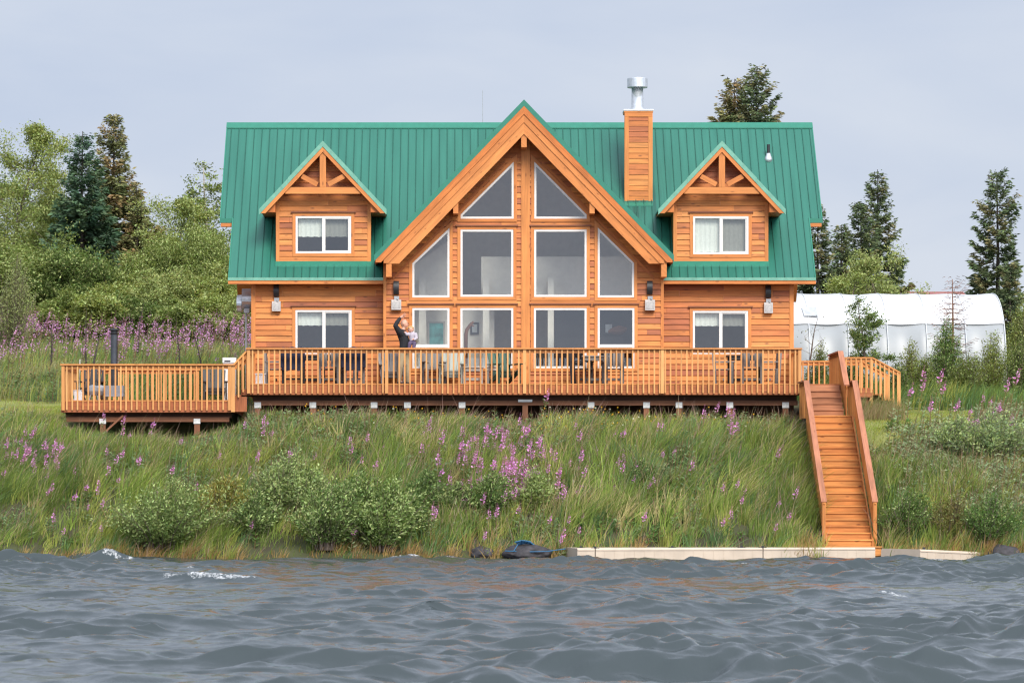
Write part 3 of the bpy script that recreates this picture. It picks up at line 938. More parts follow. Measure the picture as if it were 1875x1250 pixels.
# ------------------------------------------------------------------ decks, stairs, float
def bal(parent, x, y, z0, z1, w=.042, mat=None):
    m = MB(); m.box(x-w/2, x+w/2, y-w/2, y+w/2, z0, z1); m.build("baluster", mat or BALUSTER, parent)
def planks_x(x0, x1, y0, y1, z, n, th=.035):
    m = MB(); w = (y1-y0)/n
    for i in range(n): m.box(x0, x1, y0+i*w+.003, y0+(i+1)*w-.003, z-th, z)
    return m

YF = -2.4
deck = thing("main_deck", "long raised wooden deck with slatted railing across the house front", "deck", (0, -1.2, 4.0))
DX0, DX1 = PX(453, YF), PX(1466, YF)
planks_x(DX0, DX1, YF+.02, YC-.06, FL, 13).build("decking", RIMW, deck)
for a, b in ((DX0, XC-BAYW-.08), (XC+BAYW+.08, DX1)):
    planks_x(a, b, YC-.058, -.05, FL, 4).build("decking", RIMW, deck)
RIM0 = PZ(722.5, YF)
m = MB(); m.box(DX0, DX1, YF-.02, YF+.019, RIM0, FL-.03); m.build("rim_board", RIMW, deck)
m = MB(); m.box(DX0-.005, DX1+.005, YF-.036, YF+.0195, FL-.029, FL+.004); m.build("edge_plank", RAILW, deck)
for x in (DX0-.02, DX1-.02):
    m = MB(); m.box(x, x+.04, YF+.02, -.02, RIM0, FL-.036); m.build("rim_board", RIMW, deck)
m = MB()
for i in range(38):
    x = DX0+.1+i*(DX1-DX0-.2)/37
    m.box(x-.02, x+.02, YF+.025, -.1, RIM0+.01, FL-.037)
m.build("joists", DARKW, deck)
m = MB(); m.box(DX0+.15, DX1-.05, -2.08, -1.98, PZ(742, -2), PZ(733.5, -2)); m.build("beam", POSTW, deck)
m = MB(); m.box(DX0+.12, DX1-.06, -1.9, -1.86, PZ(735, -1.9), RIM0+.005); m.build("gap_shade_board", DARKW, deck)  # dark board added to give the shade between rim and beam
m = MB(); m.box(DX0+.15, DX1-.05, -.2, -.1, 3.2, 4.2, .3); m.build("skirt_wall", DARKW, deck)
m = MB(); m.box(PX(949, YF), PX(975, YF), -2.10, -2.085, PZ(735.5, -2.1), PZ(731, -2.1), .5); m.build("name_plate", WHITEP, deck)
for px, cap in ((472, 1), (573, 1), (685, 1), (746, 1), (846, 1), (961.5, 0), (1082, 1), (1183.5, 1), (1243, 1), (1336, 1), (1438, 1)):
    x = PX(px, -2.05)
    m = MB(); m.box(x-.075, x+.075, -2.1, -1.96, 2.9, PZ(742.3 if cap else 742.3, -2)); p = m.build("support_post", POSTW, deck)
    if cap:
        m = MB(); m.box(x-.09, x+.09, -2.125, -2.084, PZ(746.5, -2.1), PZ(736, -2.1)); m.build("post_bracket", BRACKET, p)
RT = PZ(637.0, YF)
def rail_x(parent, x0, x1, y, top, posts, n, zlo, wpost=.085, out=-1):
    m = MB(); m.box(x0-.03, x1+.03, y-.085, y+.085, top-.038, top); m.build("handrail", RAILW, parent)
    m = MB(); m.box(x0, x1, y-out*.0, y+.03, top-.135, top-.039); m.build("sub_rail", RAILW, parent)
    yb = y-.024
    for xp in posts:
        m = MB(); m.box(xp-wpost/2, xp+wpost/2, y-.052, y+.045, zlo, top-.039); m.build("post", BALUSTER, parent)
    for i in range(n):
        x = x0+(i+1)*(x1-x0)/(n+1)
        if min(abs(x-q) for q in posts) < .06: continue
        bal(parent, x+random.uniform(-.004, .004), yb, zlo+random.uniform(-.004, .012), top-.0385)
posts = [PX(q, YF) for q in (455.5, 708, 960.5, 1212.5, 1464)]
rail_x(deck, DX0, DX1, YF-.04, RT, posts, 101, PZ(720, YF))
for x, s in ((DX0+.02, -1), (DX1-.02, 1)):
    m = MB(); m.box(x-.07, x+.07, YF+.05, -.1, RT-.038, RT-.001); m.build("handrail", RAILW, deck)
    m = MB(); m.box(x-.015, x+.015, YF+.05, -.1, RT-.135, RT-.039); m.build("sub_rail", RAILW, deck)
    m = MB()
    for i in range(15):
        y = YF+.16+i*.14
        m.box(x+s*.022-.02, x+s*.022+.02, y-.02, y+.02, RIM0+.05, RT-.0385)
    kind(m.build("side_balusters", BALUSTER, deck), "stuff")

# lower deck
low = thing("lower_deck", "small lower deck with slatted railing left of the house", "deck", (-10.2, -.4, 3.6))
LX0, LX1, LF, LB = PX(113, YF), PX(429, YF), PZ(732.6, YF), 1.6
planks_x(LX0, LX1, YF+.02, LB, LF, 28).build("decking", RIMW, low)
LR0 = PZ(754.7, YF)
m = MB(); m.box(LX0, LX1, YF-.02, YF+.019, LR0, LF-.03); m.build("rim_board", RIMW, low)
m = MB(); m.box(LX0-.005, LX1+.005, YF-.034, YF+.0195, LF-.029, LF+.004); m.build("edge_plank", RAILW, low)
for x in (LX0-.02, LX1-.02):
    m = MB(); m.box(x, x+.04, YF+.02, LB, LR0, LF-.036); m.build("rim_board", RIMW, low)
m = MB()
for i in range(12):
    x = LX0+.15+i*(LX1-LX0-.3)/11
    m.box(x-.02, x+.02, YF+.03, LB, LR0+.01, LF-.037)
m.build("joists", DARKW, low)
m = MB(); m.box(LX0+.1, LX1-.15, -2.2, -2.1, PZ(772, -2.15), PZ(763, -2.15)); m.build("beam", POSTW, low)
m = MB(); m.box(LX0+.06, LX1-.1, -2.0, -1.96, PZ(765, -2), LR0+.005); m.build("gap_shade_board", DARKW, low)  # dark board added as the shade under the lower deck's rim
m = MB(); m.box(LX0+.3, LX1-.3, 1.0, 1.1, 3.0, 3.72, .4); m.build("skirt_wall", DARKW, low)
for px in (188.5, 361):
    x = PX(px, -2.15)
    m = MB(); m.box(x-.075, x+.075, -2.22, -2.08, 2.8, PZ(772.3, -2.15)); p = m.build("support_post", POSTW, low)
    m = MB(); m.box(x-.09, x+.09, -2.245, -2.203, PZ(775.5, -2.2), PZ(766, -2.2)); m.build("post_bracket", BRACKET, p)
m = MB(); m.beam((PX(194, -2.25), -2.25, PZ(789, -2.25)), (PX(226, -2.25), -2.25, PZ(760, -2.25)), .05, .12, (0, 1, 0)); m.build("brace", POSTW, low)
LT = PZ(666.3, YF)
rail_x(low, LX0, LX1, YF-.04, LT, [LX0+.045, LX1-.13], 31, PZ(751, YF))
m = MB(); m.box(LX1-.085, LX1+.02, YF-.07, YF+.06, LR0+.01, LT-.039); m.build("post", BALUSTER, low)
rail_x(low, LX0+.1, PX(365, LB), LB-.05, LT, [LX0+.15, PX(362, LB)], 24, LF+.02)
x = LX0+.02
m = MB(); m.box(x-.07, x+.07, YF+.05, LB-.15, LT-.038, LT-.001); m.build("handrail", RAILW, low)
m = MB(); m.box(x-.015, x+.015, YF+.05, LB-.15, LT-.135, LT-.039); m.build("sub_rail", RAILW, low)
for i in range(26): bal(low, x-.022, YF+.2+i*.142, LR0+.05, LT-.0385)
# linking steps between the two decks
st = thing("deck_steps", "short wooden steps with a sloping rail joining lower deck to main deck", "steps", (-7.74, -1.6, 3.9))
for i, (a, b, z) in enumerate(((LX1+.022, LX1+.17, LF+.15), (LX1+.172, DX0-.022, LF+.30))):
    m = MB(); m.box(a, b+.01*(1-i), YF+.1, -.9, z-.16, z); m.build("tread", RIMW, st)
for y in (YF+.0, -.85):
    m = MB(); m.beam((LX1-.02, y, LT-.02), (DX0+.03, y, RT-.03), .1, .045, (0, 1, 0) if False else (0, 0, 1)); m.build("handrail", RAILW, st)
    m = MB(); m.beam((LX1-.0, y+.04, LT-.12), (DX0+.0, y+.04, RT-.13), .03, .09); m.build("sub_rail", RAILW, st)
    for f in (.33, .68):
        xx = LX1+(DX0-LX1)*f
        bal(st, xx, y-.02, LF-.05+f*.4, LT+(RT-LT)*f-.05)
m = MB(); m.box(LX1+.02, DX0-.02, YF+.05, YF+.09, LR0+.02, LF+.1); m.build("stringer", RIMW, st)

# side deck and its steps to the lawn
side = thing("side_deck", "wooden side landing with railing and steps down to the right lawn", "deck", (8.6, 1.5, 4.0))
SF = 4.5
planks_x(7.475, 9.7, .75, 3.5, SF, 20).build("decking", RIMW, side)
planks_x(7.475, 8.43, -2.99, .745, SF, 26).build("decking", RIMW, side)
for (a, b, c, d) in ((8.42, 9.7, .72, .75), (9.7, 9.735, .72, 3.5), (8.432, 8.46, -2.9, .715)):
    m = MB(); m.box(a, b, c, d, SF-.26, SF-.036); m.build("rim_board", RIMW, side)
for (x, y) in ((8.5, .9), (9.6, .9), (9.6, 3.4), (7.7, 3.4), (7.8, -2.7)):
    m = MB(); m.box(x-.07, x+.07, y-.07, y+.07, 3.3, SF-.1); m.build("support_post", POSTW, side)
ST_ = 5.40
def slope_rail(parent, pts, wcap, n, low_off, side_y=True, mat=RAILW, bmat=None, bw=.042, first=True, last=True, bd=.042):
    """railing along a broken line of cap points; balusters hang low_off below the cap"""
    for a, b in zip(pts[:-1], pts[1:]):
        a, b = Vector(a), Vector(b)
        m = MB(); m.beam(a, b, wcap, .04); m.build("handrail", mat, parent)
        dn = Vector((0, 0, -.075))
        m = MB(); m.beam(a+dn, b+dn, .03, .09); m.build("sub_rail", RAILW, parent)
    L = [0]
    for a, b in zip(pts[:-1], pts[1:]): L.append(L[-1]+(Vector(b)-Vector(a)).length)
    for i in range(n):
        t = (i+.5)/n*L[-1]
        for k in range(len(L)-1):
            if t <= L[k+1]:
                f = (t-L[k])/(L[k+1]-L[k]); p = Vector(pts[k]).lerp(Vector(pts[k+1]), f); break
        m = MB()
        if side_y: m.box(p.x-bd/2, p.x+bd/2, p.y-bw/2, p.y+bw/2, p.z-low_off, p.z-.021)
        else: m.box(p.x-bw/2, p.x+bw/2, p.y-bd/2-.03, p.y+bd/2-.03, p.z-low_off, p.z-.021)
        m.build("baluster", bmat or BALUSTER, parent)
slope_rail(side, [(8.5, .76, ST_-.06), (9.73, .76, ST_-.06), (10.5, .76, ST_-.47)], .12, 15, .98, False)
slope_rail(side, [(7.5, 3.5, ST_-.06), (9.73, 3.5, ST_-.06), (10.5, 3.5, ST_-.47)], .12, 20, .98, False)
for x, y, zt in ((10.47, .78, ST_-.48), (10.47, 3.48, ST_-.48), (9.7, .78, ST_-.1), (9.7, 3.48, ST_-.1)):
    m = MB(); m.box(x-.045, x+.045, y-.045, y+.045, 3.6, zt); m.build("post", BALUSTER, side)
for i in range(3):
    m = MB(); m.box(9.737+i*.26, 9.737+i*.26+.29, .8, 3.45, SF-.155*(i+1)-.04, SF-.155*(i+1)); m.build("tread", STAIRW, side)
    m = MB(); m.box(9.74+i*.26, 9.765+i*.26, .82, 3.43, SF-.155*(i+1)+.001, SF-.155*i-.041 if i else SF-.04); m.build("riser", STAIRW, side)

# shore stairs
OLDSTEP = wood("weathered_step_wood", [(0, (.40, .17, .085)), (1, (.50, .22, .11))], .6, .3, .5, .3)
stair = thing("shore_staircase", "long cedar staircase with railings climbing from the water to the deck", "stairs", (8.0, -7, .2))
RISE, RUN, NS = .169, .25, 20
SX0, SX1 = 7.40, 8.60
ZB, YT = .24, -4.7
for i in range(NS):
    y = YT-(NS-1-i)*RUN; z = ZB+(i+1)*RISE
    m = MB(); m.box(SX0+.04, SX1-.04, y-.03, y+RUN+.0 if i < NS-1 else -4.2, z-.038, z); m.build("tread", STAIRW, stair)
    m = MB(); m.box(SX0+.045, SX1-.045, y+.0, y+.025, z-RISE+.001, z-.0385); m.build("riser", STAIRW, stair)
ZL = ZB+NS*RISE
for i in range(5):
    y = -4.2+i*.27; z = ZL+(i+1)*(SF-ZL)/5; rs = (SF-ZL)/5
    if i < 4:
        m = MB(); m.box(SX0+.04, 8.41, y-.03, y+.27, z-.038, z); m.build("tread", OLDSTEP, stair)
    m = MB(); m.box(SX0+.045, 8.405, y+.0, y+.025, z-rs+.001, z-.0385); m.build("riser", OLDSTEP, stair)
for x in (SX0, SX1-.04):
    m = MB()
    y0, y1 = YT-(NS-1)*RUN-.05, -4.25
    m.prism([(y0, .02), (y0+.2, .02), (y1, ZL-.42), (y1, ZL-.005), (YT-.05, ZL-.005), (y0, ZB+.12)], x, x+.039, None, (.83, .56), axis='x'); m.build("stringer", STAIRW, stair)
m = MB(); m.box(7.32, 8.745, -9.86, -9.49, .0, .2); m.box(7.30, 8.765, -9.89, -9.47, .2005, .24); m.build("bottom_step", STAIRW, stair)
def capz(y): return ZL+.91+(y-YT)*RISE/RUN
for x, sx in ((7.36, -1), (8.645, 1)):
    ye = -9.42
    slope_rail(stair, [(x, ye, capz(ye)), (x, YT, ZL+.91), (x, -2.85 if sx < 0 else -3.0, ZL+.91)], .145, 38, .98, True, CAPW, STAIRW, .105, bd=.03)
    m = MB(); m.box(x-.045, x+.045, ye+.0, ye+.09, .05, capz(ye)-.0); m.build("post", STAIRW, stair)
xr = 8.47
slope_rail(stair, [(xr, -4.35, 4.42), (xr, -2.75, ST_-.02), (xr, .1, ST_-.02)], .145, 26, .98, True, CAPW, STAIRW, .105, bd=.03)
m = MB(); m.box(xr-.045, xr+.045, -2.82, -2.73, 3.5, ST_-.045); m.build("post", STAIRW, stair)

# floating dock
th = R(10)
dock = thing("floating_dock", "beige plastic floating dock lying along the shore below the stairs", "dock", (1.09, -11.3, 0), 0)
def fsec(parent, o, ang, a, b, w, z0, z1, roll=0.0, name="float_section"):
    m = MB()
    Mx = Matrix.Translation(o) @ Matrix.Rotation(ang, 4, 'Z') @ Matrix.Rotation(roll, 4, 'Y')
    be = .03
    prof = [(0, z0), (w, z0), (w, z1-be), (w-be, z1), (be, z1), (0, z1-be)]
    pts = lambda x: [Mx @ Vector((x, p[0], p[1])) for p in prof]
    A, B = pts(a+.012), pts(b-.012)
    n = len(prof)
    m.face(A, None, .5); m.face(B[::-1], None, .5)
    for i in range(n):
        j = (i+1) % n
        m.face([B[i], A[i], A[j], B[j]][::-1], None, .5)
    # moulded ribs on the long faces
    k = max(1, int((b-a)/.24))
    for i in range(1, k):
        x = a+(b-a)*i/k
        for y0 in (-.008, w-.002):
            m.box(x-.012, x+.012, y0, y0+.01, z0+.02, z1-.07, .5, Mx)
    m.box(a+.02, b-.02, -.014, .0, z1-.06, z1-.034, .5, Mx)
    return m.build(name, FLOATM, parent)
O = Vector((1.09, -11.3, 0))
for a, b in ((0, .46), (.46, 4.72), (4.72, 7.62)):
    fsec(dock, O, th, a, b, 1.42, -.3, .215)
Mx = Matrix.Translation(O) @ Matrix.Rotation(th, 4, 'Z')
for x, y in ((.47, .05), (4.72, .05), (.2, .5), (4.2, .12), (2.5, .4)):
    p = Mx @ Vector((x, y, .235)); m = MB(); m.box(p.x-.03, p.x+.03, p.y-.03, p.y+.03, .2, .26, .5)
    m.box(p.x-.1, p.x+.1, p.y-.015, p.y+.015, .2155, .228, .5)
    m.build("cleat", BLACK, dock)
m = MB(); p0 = Mx @ Vector((7.65, .35, .0)); m.box(p0.x-.12, p0.x+.12, p0.y-.12, p0.y+.12, -.1, .2, .5); m.build("connector", FLOATM, dock)
d2 = thing("dock_float", "tilted beige dock float beyond the stairs, turned away from the long dock", "float", (9.4, -11.2, 0))
fsec(d2, Vector((9.52, -11.35, .02)), R(33), 0, 2.1, 1.5, -.3, .17, R(2.5))
for x, y in ((.3, .2), (1.4, .9), (1.9, .2)):
    p = Matrix.Translation((9.52, -11.35, .02)) @ Matrix.Rotation(R(33), 4, 'Z') @ Matrix.Rotation(R(2.5), 4, 'Y') @ Vector((x, y, .18))
    m = MB(); m.box(p.x-.03, p.x+.03, p.y-.03, p.y+.03, p.z-.02, p.z+.05, .5)
    m.build("cleat", BLACK, d2)

# rocks at the waterline
from mathutils import noise as mnoise
ROCKM = plain("dark_rock", (.035, .032, .036), .75, 0, .5, 7, .7)
def rock(px, py, Y, w, h, label, seed):
    bm = bmesh.new(); bmesh.ops.create_icosphere(bm, subdivisions=4, radius=1)
    for v in bm.verts:
        c = v.co.copy()
        d = 1+.28*mnoise.noise(c*1.3+Vector((seed, 0, 0)))+.12*mnoise.noise(c*3.5+Vector((0, seed, 0)))+.05*mnoise.noise(c*9)
        v.co = Vector((c.x*w/2*d, c.y*w*.4*d, c.z*h*.62*d))
    me = bpy.data.meshes.new("rock"); bm.to_mesh(me); bm.free(); me.shade_smooth(); me.materials.append(ROCKM)
    o = bpy.data.objects.new("rock", me); COL.objects.link(o)
    o.location = (PX(px, Y), Y, PZ(py, Y)+h*.3)
    tag(o, label, "rock")
    return o
rock(881, 1020, -10.1, .58, .30, "small dark wet rock at the shore left of the roped rock", 1.0)
rock(964, 1021, -10.2, 1.15, .38, "large dark rock at the shore with blue rope on top", 4.0)
rock(1835, 1020, -10.2, .8, .35, "dark wave-washed rock beyond the end of the dock", 9.0)
m = MB()
for k in range(5):
    ps = []
    for i in range(9):
        a = i/8*2-1
        ps.append((PX(957+k*1.5, -10.35)+a*.19+.02*math.sin(k*3+i), -10.42+.03*math.cos(i*2+k)+.03*k, PZ(992+1.2*k-3*(1-a*a), -10.35)))
    m.tube(ps, .016, 6)
m.tube([(PX(925, -10.5), -10.5, PZ(1008, -10.5)), (PX(970, -10.6), -10.6, PZ(1009.5, -10.6)), (PX(1000, -10.7), -10.7, PZ(1009, -10.7)), (PX(1036, -10.6), -10.6, PZ(1004, -10.6))], .011, 6)
m.tube([(PX(948, -10.45), -10.5, PZ(996, -10.4)), (PX(940, -10.6), -10.6, PZ(1009, -10.6))], .011, 6)
tag(m.build("mooring_rope", ROPE), "blue mooring rope coiled on the dark shore rock", "rope")
# ------------------------------------------------------------------ furniture and small things on the decks
def part(name, mat, parent, fn):
    m = MB(); fn(m)
    # built in the thing's own coordinates
    o3 = ORI[parent.name]
    m.v = [(a+o3.x, b+o3.y, c+o3.z) for a, b, c in m.v]
    return m.build(name, mat, parent)
def deck_chair(loc, rz, mat, label, group=None):
    """upright slatted deck chair facing -Y at rz = 0"""
    t = thing("deck_chair", label, "chair", loc, rz, group)
    for x in (-.25, .25):
        part("leg", mat, t, lambda m: m.box(x-.03, x+.03, -.26, -.20, 0, .62))
        part("leg", mat, t, lambda m: m.beam((x, .24, 0), (x, .30, .98), .055, .07, (0, 1, 0)))
        part("armrest", mat, t, lambda m: m.box(x-.045, x+.045, -.3, .27, .62, .65))
    part("seat", mat, t, lambda m: [m.box(-.24, .24, -.27+i*.1, -.27+i*.1+.085, .415, .44) for i in range(5)])
    part("backrest", mat, t, lambda m: [m.box(-.22+i*.092, -.22+i*.092+.07, .255, .275, .47, .9) for i in range(5)] + [m.box(-.225, .225, .235, .295, .9, .985)])
    part("stretcher", mat, t, lambda m: m.box(-.24, .24, -.02, .03, .12, .18))
    return t
def adirondack(loc, rz, mat, label, group=None):
    t = thing("adirondack_chair", label, "chair", loc, rz, group)
    for x in (-.3, .3):
        part("leg", mat, t, lambda m: m.box(x-.022, x+.022, -.42, -.33, 0, .54))
        part("leg", mat, t, lambda m: m.beam((x*.86, -.38, .33), (x*.86, .5, .03), .03, .12))
        part("armrest", mat, t, lambda m: m.box(x-.075, x+.075, -.46, .32, .54, .567))
    part("seat", mat, t, lambda m: [m.beam((-.26, -.36+i*.1, .375-i*.034), (.26, -.36+i*.1, .375-i*.034), .085, .022) for i in range(6)])
    def back(m):
        for i in range(6):
            u = (i-2.5)/2.5
            top = 1.0-.10*u*u
            m.beam((u*.22, .17, .2), (u*.28, .17+.42*(top-.2), top), .018, .088, (1, 0, 0))
        m.box(-.27, .27, .36, .385, .58, .65)
    part("backrest", mat, t, back)
    return t
def deck_table(loc, rz, mat, label, h=.74, w=.9, d=.75, group=None, topmat=None):
    t = thing("deck_table", label, "table", loc, rz, group)
    part("tabletop", topmat or mat, t, lambda m: [m.box(-w/2, w/2, -d/2+i*d/6+.003, -d/2+(i+1)*d/6-.003, h-.035, h) for i in range(6)])
    part("apron", mat, t, lambda m: [m.box(-w/2+.05, w/2-.05, -d/2+.04, -d/2+.07, h-.13, h-.036), m.box(-w/2+.05, w/2-.05, d/2-.07, d/2-.04, h-.13, h-.036)])
    for x in (-w/2+.08, w/2-.08):
        for y in (-d/2+.09, d/2-.09):
            part("leg", mat, t, lambda m: m.box(x-.035, x+.035, y-.035, y+.035, 0, h-.131 if False else h-.0365))
    part("stretcher", mat, t, lambda m: m.box(-w/2+.1, w/2-.1, -.03, .03, .12, .19))
    return t
def jacket(loc, rz, label):
    t = thing("jacket", label, "jacket", loc, rz)
    def cloth(m):
        n = 14
        for sgn in (-1, 1):
            for i in range(n):
                for j in range(8):
                    def P(a, b):
                        u = a/n*2-1; v = b/8
                        return (u*(.27+.03*v)+.012*math.sin(v*7+u*5), sgn*(.055+.02*v+.012*math.sin(u*9+v*2)), -.62*v+.02*math.cos(u*6)+.0)
                    m.face([P(i, j), P(i+1, j), P(i+1, j+1), P(i, j+1)] if sgn > 0 else [P(i, j), P(i, j+1), P(i+1, j+1), P(i+1, j)], None, .5)
    part("cloth", NAVY, t, cloth)
    for s in (-1, 1):
        part("sleeve", NAVY, t, lambda m: m.tube([(s*.27, -.02, -.03), (s*.31, -.05, -.3), (s*.29, -.07, -.55)], [.06, .055, .045], 8))
    return t
Yw = -1.25
def at(px, Y=Yw, z=FL): return (PX(px, Y), Y, z)
deck_chair(at(505), R(88), GREYW, "grey slatted deck chair seen side-on nearest the left deck corner")
deck_chair(at(536, -1.75), R(178), CHARW, "charcoal deck chair with its back to the railing, draped with a jacket, left table")
jacket((PX(536, -1.75), -2.05, FL+1.0), 0, "dark navy jacket over the charcoal chair beside the left table")
deck_table(at(585, -1.1), 0, CHARW, "dark deck table under the left ground-floor window", .82, 1.05, .7)
deck_chair(at(606, -1.75), R(170), GREYW, "grey deck chair in front of the left dark table, back to the railing")
deck_chair(at(634, -1.2), R(-80), GREYW, "grey deck chair at the right end of the left table")
deck_chair(at(648, -1.8), R(186), GREYW, "grey deck chair hung with a navy jacket, left of the waving man")
jacket((PX(648, -1.8), -2.1, FL+1.0), 0, "navy jacket hanging on the chair left of the waving man")
Yb_ = -1.55
adirondack(at(716, -1.2), R(8), GREYW, "grey adirondack chair on the deck behind the waving man")
deck_chair(at(795, -1.2), R(14), GREYW, "grey deck chair right of the waving man under the gable window")
adirondack(at(828, -1.5), R(-6), SAGEW, "pale sage adirondack chair facing the lake below the gable window")
deck_table(at(866, -1.55), 0, PALEW, "low pale side table between the sage and the green adirondack chairs", .50, .62, .45)
deck_table(at(902, -1.35), 0, PALEW, "low pale side table tucked beside the green adirondack chair", .52, .42, .42)
adirondack(at(923, -1.65), R(20), GREENW, "dark green adirondack chair left of the middle railing post")
deck_chair(at(1066, -1.5), R(80), CHARW, "charcoal deck chair left of the table under the right gable windows")
deck_table(at(1090, -1.3), 0, GREYW, "grey deck table under the right gable windows", .80, .75, .6)
deck_chair(at(1122, -1.6), R(184), GREYW, "grey deck chair back to the railing under the right gable windows")
deck_chair(at(1326, -1.2), R(84), GREYW, "grey deck chair left of the table beside the right house window")
deck_table(at(1362, -1.1), 0, CHARW, "dark deck table under the right ground-floor window", .82, .95, .7)
deck_chair(at(1377, -1.75), R(176), GREYW, "grey deck chair before the rightmost dark table, back to the railing")
deck_chair(at(1407, -1.2), R(-86), GREYW, "grey deck chair at the table end nearest the right deck corner")
# bin and bucket
t = thing("storage_bin", "white lidded bin at the left end of the main deck", "bin", at(477, -1.6))
part("body", WHITEP, t, lambda m: m.box(-.13, .13, -.12, .12, 0, .27, .5))
part("lid", WHITEP, t, lambda m: m.box(-.145, .145, -.135, .135, .2705, .31, .5))
t = thing("bucket", "white and green bucket at the left corner of the lower deck", "bucket", at(141, -1.9, LF))
part("pail", WHITEP, t, lambda m: m.lathe([(.105, 0), (.13, .26), (.14, .27), (.14, .29), (.12, .29)], seg=20))
part("band", plain("green_band", (.05, .33, .2), .5), t, lambda m: m.lathe([(.1145, .06), (.1225, .15)], seg=20))
t = thing("broom", "pale broom pole leaning on the left lower deck railing", "broom", at(145, -2.0, LF))
part("handle", PALEW, t, lambda m: m.tube([(0, 0, .25), (.03, -.1, 1.12)], .016, 8))
part("head", WHITEP, t, lambda m: m.box(-.13, .13, -.03, .03, .0, .25, .5))
adirondack(at(166, -.6, LF), R(-6), CHARW, "black adirondack chair at the left end of the lower deck")
adirondack(at(393, -.6, LF), R(6), CHARW, "black adirondack chair near the right end of the lower deck")
for px, yy, lab in ((170, -1.75, "pale grey kettle barbecue left of the other on the lower deck"), (184, -1.5, "pale grey kettle barbecue next to the stove pipe")):
    t = thing("kettle_barbecue", lab, "barbecue", at(px, yy, LF))
    part("bowl", GREYP, t, lambda m: m.lathe([(.02, .13), (.11, .16), (.16, .25), (.165, .28)], seg=18))
    part("lid", GREYP, t, lambda m: m.lathe([(.168, .281), (.15, .36), (.09, .42), (.01, .44)], seg=18))
    for k in range(3):
        a = k*2.1
        part("leg", GREYP, t, lambda m: m.tube([(.1*math.cos(a), .1*math.sin(a), .17), (.17*math.cos(a), .17*math.sin(a), 0)], .012, 6))
t = thing("outdoor_stove", "outdoor wood stove with tall black stovepipe on the lower deck", "stove", at(209, -1.6, LF))
part("firebox", GREYP, t, lambda m: m.box(-.26, .26, -.15, .25, .12, .42, .5))
for x in (-.22, .22):
    part("leg", BLACKM, t, lambda m: m.box(x-.02, x+.02, -.12, .2, 0, .12, .5))
zc = PZ(612, -1.6)-LF
part("stovepipe", BLACKM, t, lambda m: m.tube([(0, 0, .42), (0, 0, zc)], .098, 22))
part("pipe_cap", BLACK, t, lambda m: m.lathe([(.105, zc+.0), (.14, zc+.015), (.14, zc+.03), (.09, zc+.05), (.09, zc+.09), (.135, zc+.10), (.14, zc+.125), (.06, zc+.16), (.01, zc+.165)], seg=22))
t = thing("utility_cabinet", "white utility cabinet beside the lower deck's right post", "cabinet", (PX(409, .4), .4, LF))
w = PX(431, .4)-PX(409, .4)
part("body", WHITEP, t, lambda m: m.box(0, w, 0, .5, 0, PZ(664, .4)-LF, .5))
part("top", WHITEP, t, lambda m: m.box(-.02, w+.02, -.03, .53, PZ(664, .4)-LF+.0005, PZ(654.5, .4)-LF, .5))
part("grip", BLACK, t, lambda m: m.box(.03, .2, -.045, -.0305, PZ(662, .4)-LF, PZ(659.5, .4)-LF, .5))

# ------------------------------------------------------------------ the man and the child
SKIN = plain("skin", (.62, .33, .23), .5, 0, .06)
SHIRT = plain("black_jersey", (.012, .013, .017), .85, 0, .2)
KHAKI = plain("khaki_cloth", (.36, .29, .18), .85, 0, .12)
SHOE = plain("dark_shoe", (.05, .04, .035), .7)
BLOND = plain("blond_hair", (.50, .33, .15), .7, 0, .2, 30)
def stripes():
    m, n, l, p = new_mat("striped_jersey")
    tc = n.new("ShaderNodeTexCoord"); w = n.new("ShaderNodeTexWave"); w.bands_direction = 'Z'
    w.inputs["Scale"].default_value = 11
    l.new(tc.outputs["Object"], w.inputs[0])
    r = ramp(n, [(.5, (.72, .66, .68)), (.62, (.16, .14, .22))]); l.new(w.outputs[0], r.inputs[0])
    l.new(r.outputs[0], p.inputs["Base Color"]); p.inputs["Roughness"].default_value = .9
    return m
STRIPE = stripes()
PURPLE = plain("dark_purple_cloth", (.09, .065, .12), .85)
def flesh(name, caps, balls, mat, parent, voxel=.008, smooth=4):
    """tapered limbs and rounded masses grown together into one continuous surface"""
    m = MB()
    for p0, r0, p1, r1 in caps:
        p0, p1 = Vector(p0), Vector(p1); d = p1-p0; L = max(d.length, 1e-5); d = d/L
        ts = [(-math.cos(a)*r0, math.sin(a)*r0) for a in (.12, .5, 1.0)] + [(0, r0), (L*.5, (r0+r1)/2), (L, r1)] + [(L+math.cos(a)*r1, math.sin(a)*r1) for a in (1.0, .5, .12)]
        m.tube([p0+d*t for t, r_ in ts], [r_ for t, r_ in ts], 12, True, .5)
    for c, rad in balls:
        zs = [math.pi*k/12 for k in range(1, 12)]
        b0 = len(m.v)
        m.tube([(0, 0, -math.cos(a)) for a in zs], [math.sin(a) for a in zs], 14, True, .5)
        m.v[b0:] = [(c[0]+p[0]*rad[0], c[1]+p[1]*rad[1], c[2]+p[2]*rad[2]) for p in m.v[b0:]]
    o3 = ORI[parent.name]
    m.v = [(a+o3.x, b+o3.y, c+o3.z) for a, b, c in m.v]
    o = m.build(name, mat, parent, True)
    r_ = o.modifiers.new("one_surface", 'REMESH'); r_.mode = 'VOXEL'; r_.voxel_size = voxel; r_.use_smooth_shade = True
    q = o.modifiers.new("soften", 'SMOOTH'); q.iterations = smooth; q.factor = .5
    return o
def skin_mesh(name, nodes, edges, mat, parent, balls=(), k=.92, voxel=.008, smooth=4):
    rr = lambda n: (nodes[n][3][0] if hasattr(nodes[n][3], "__len__") else nodes[n][3])*k
    return flesh(name, [(nodes[a][:3], rr(a), nodes[b][:3], rr(b)) for a, b in edges], balls, mat, parent, voxel, smooth)
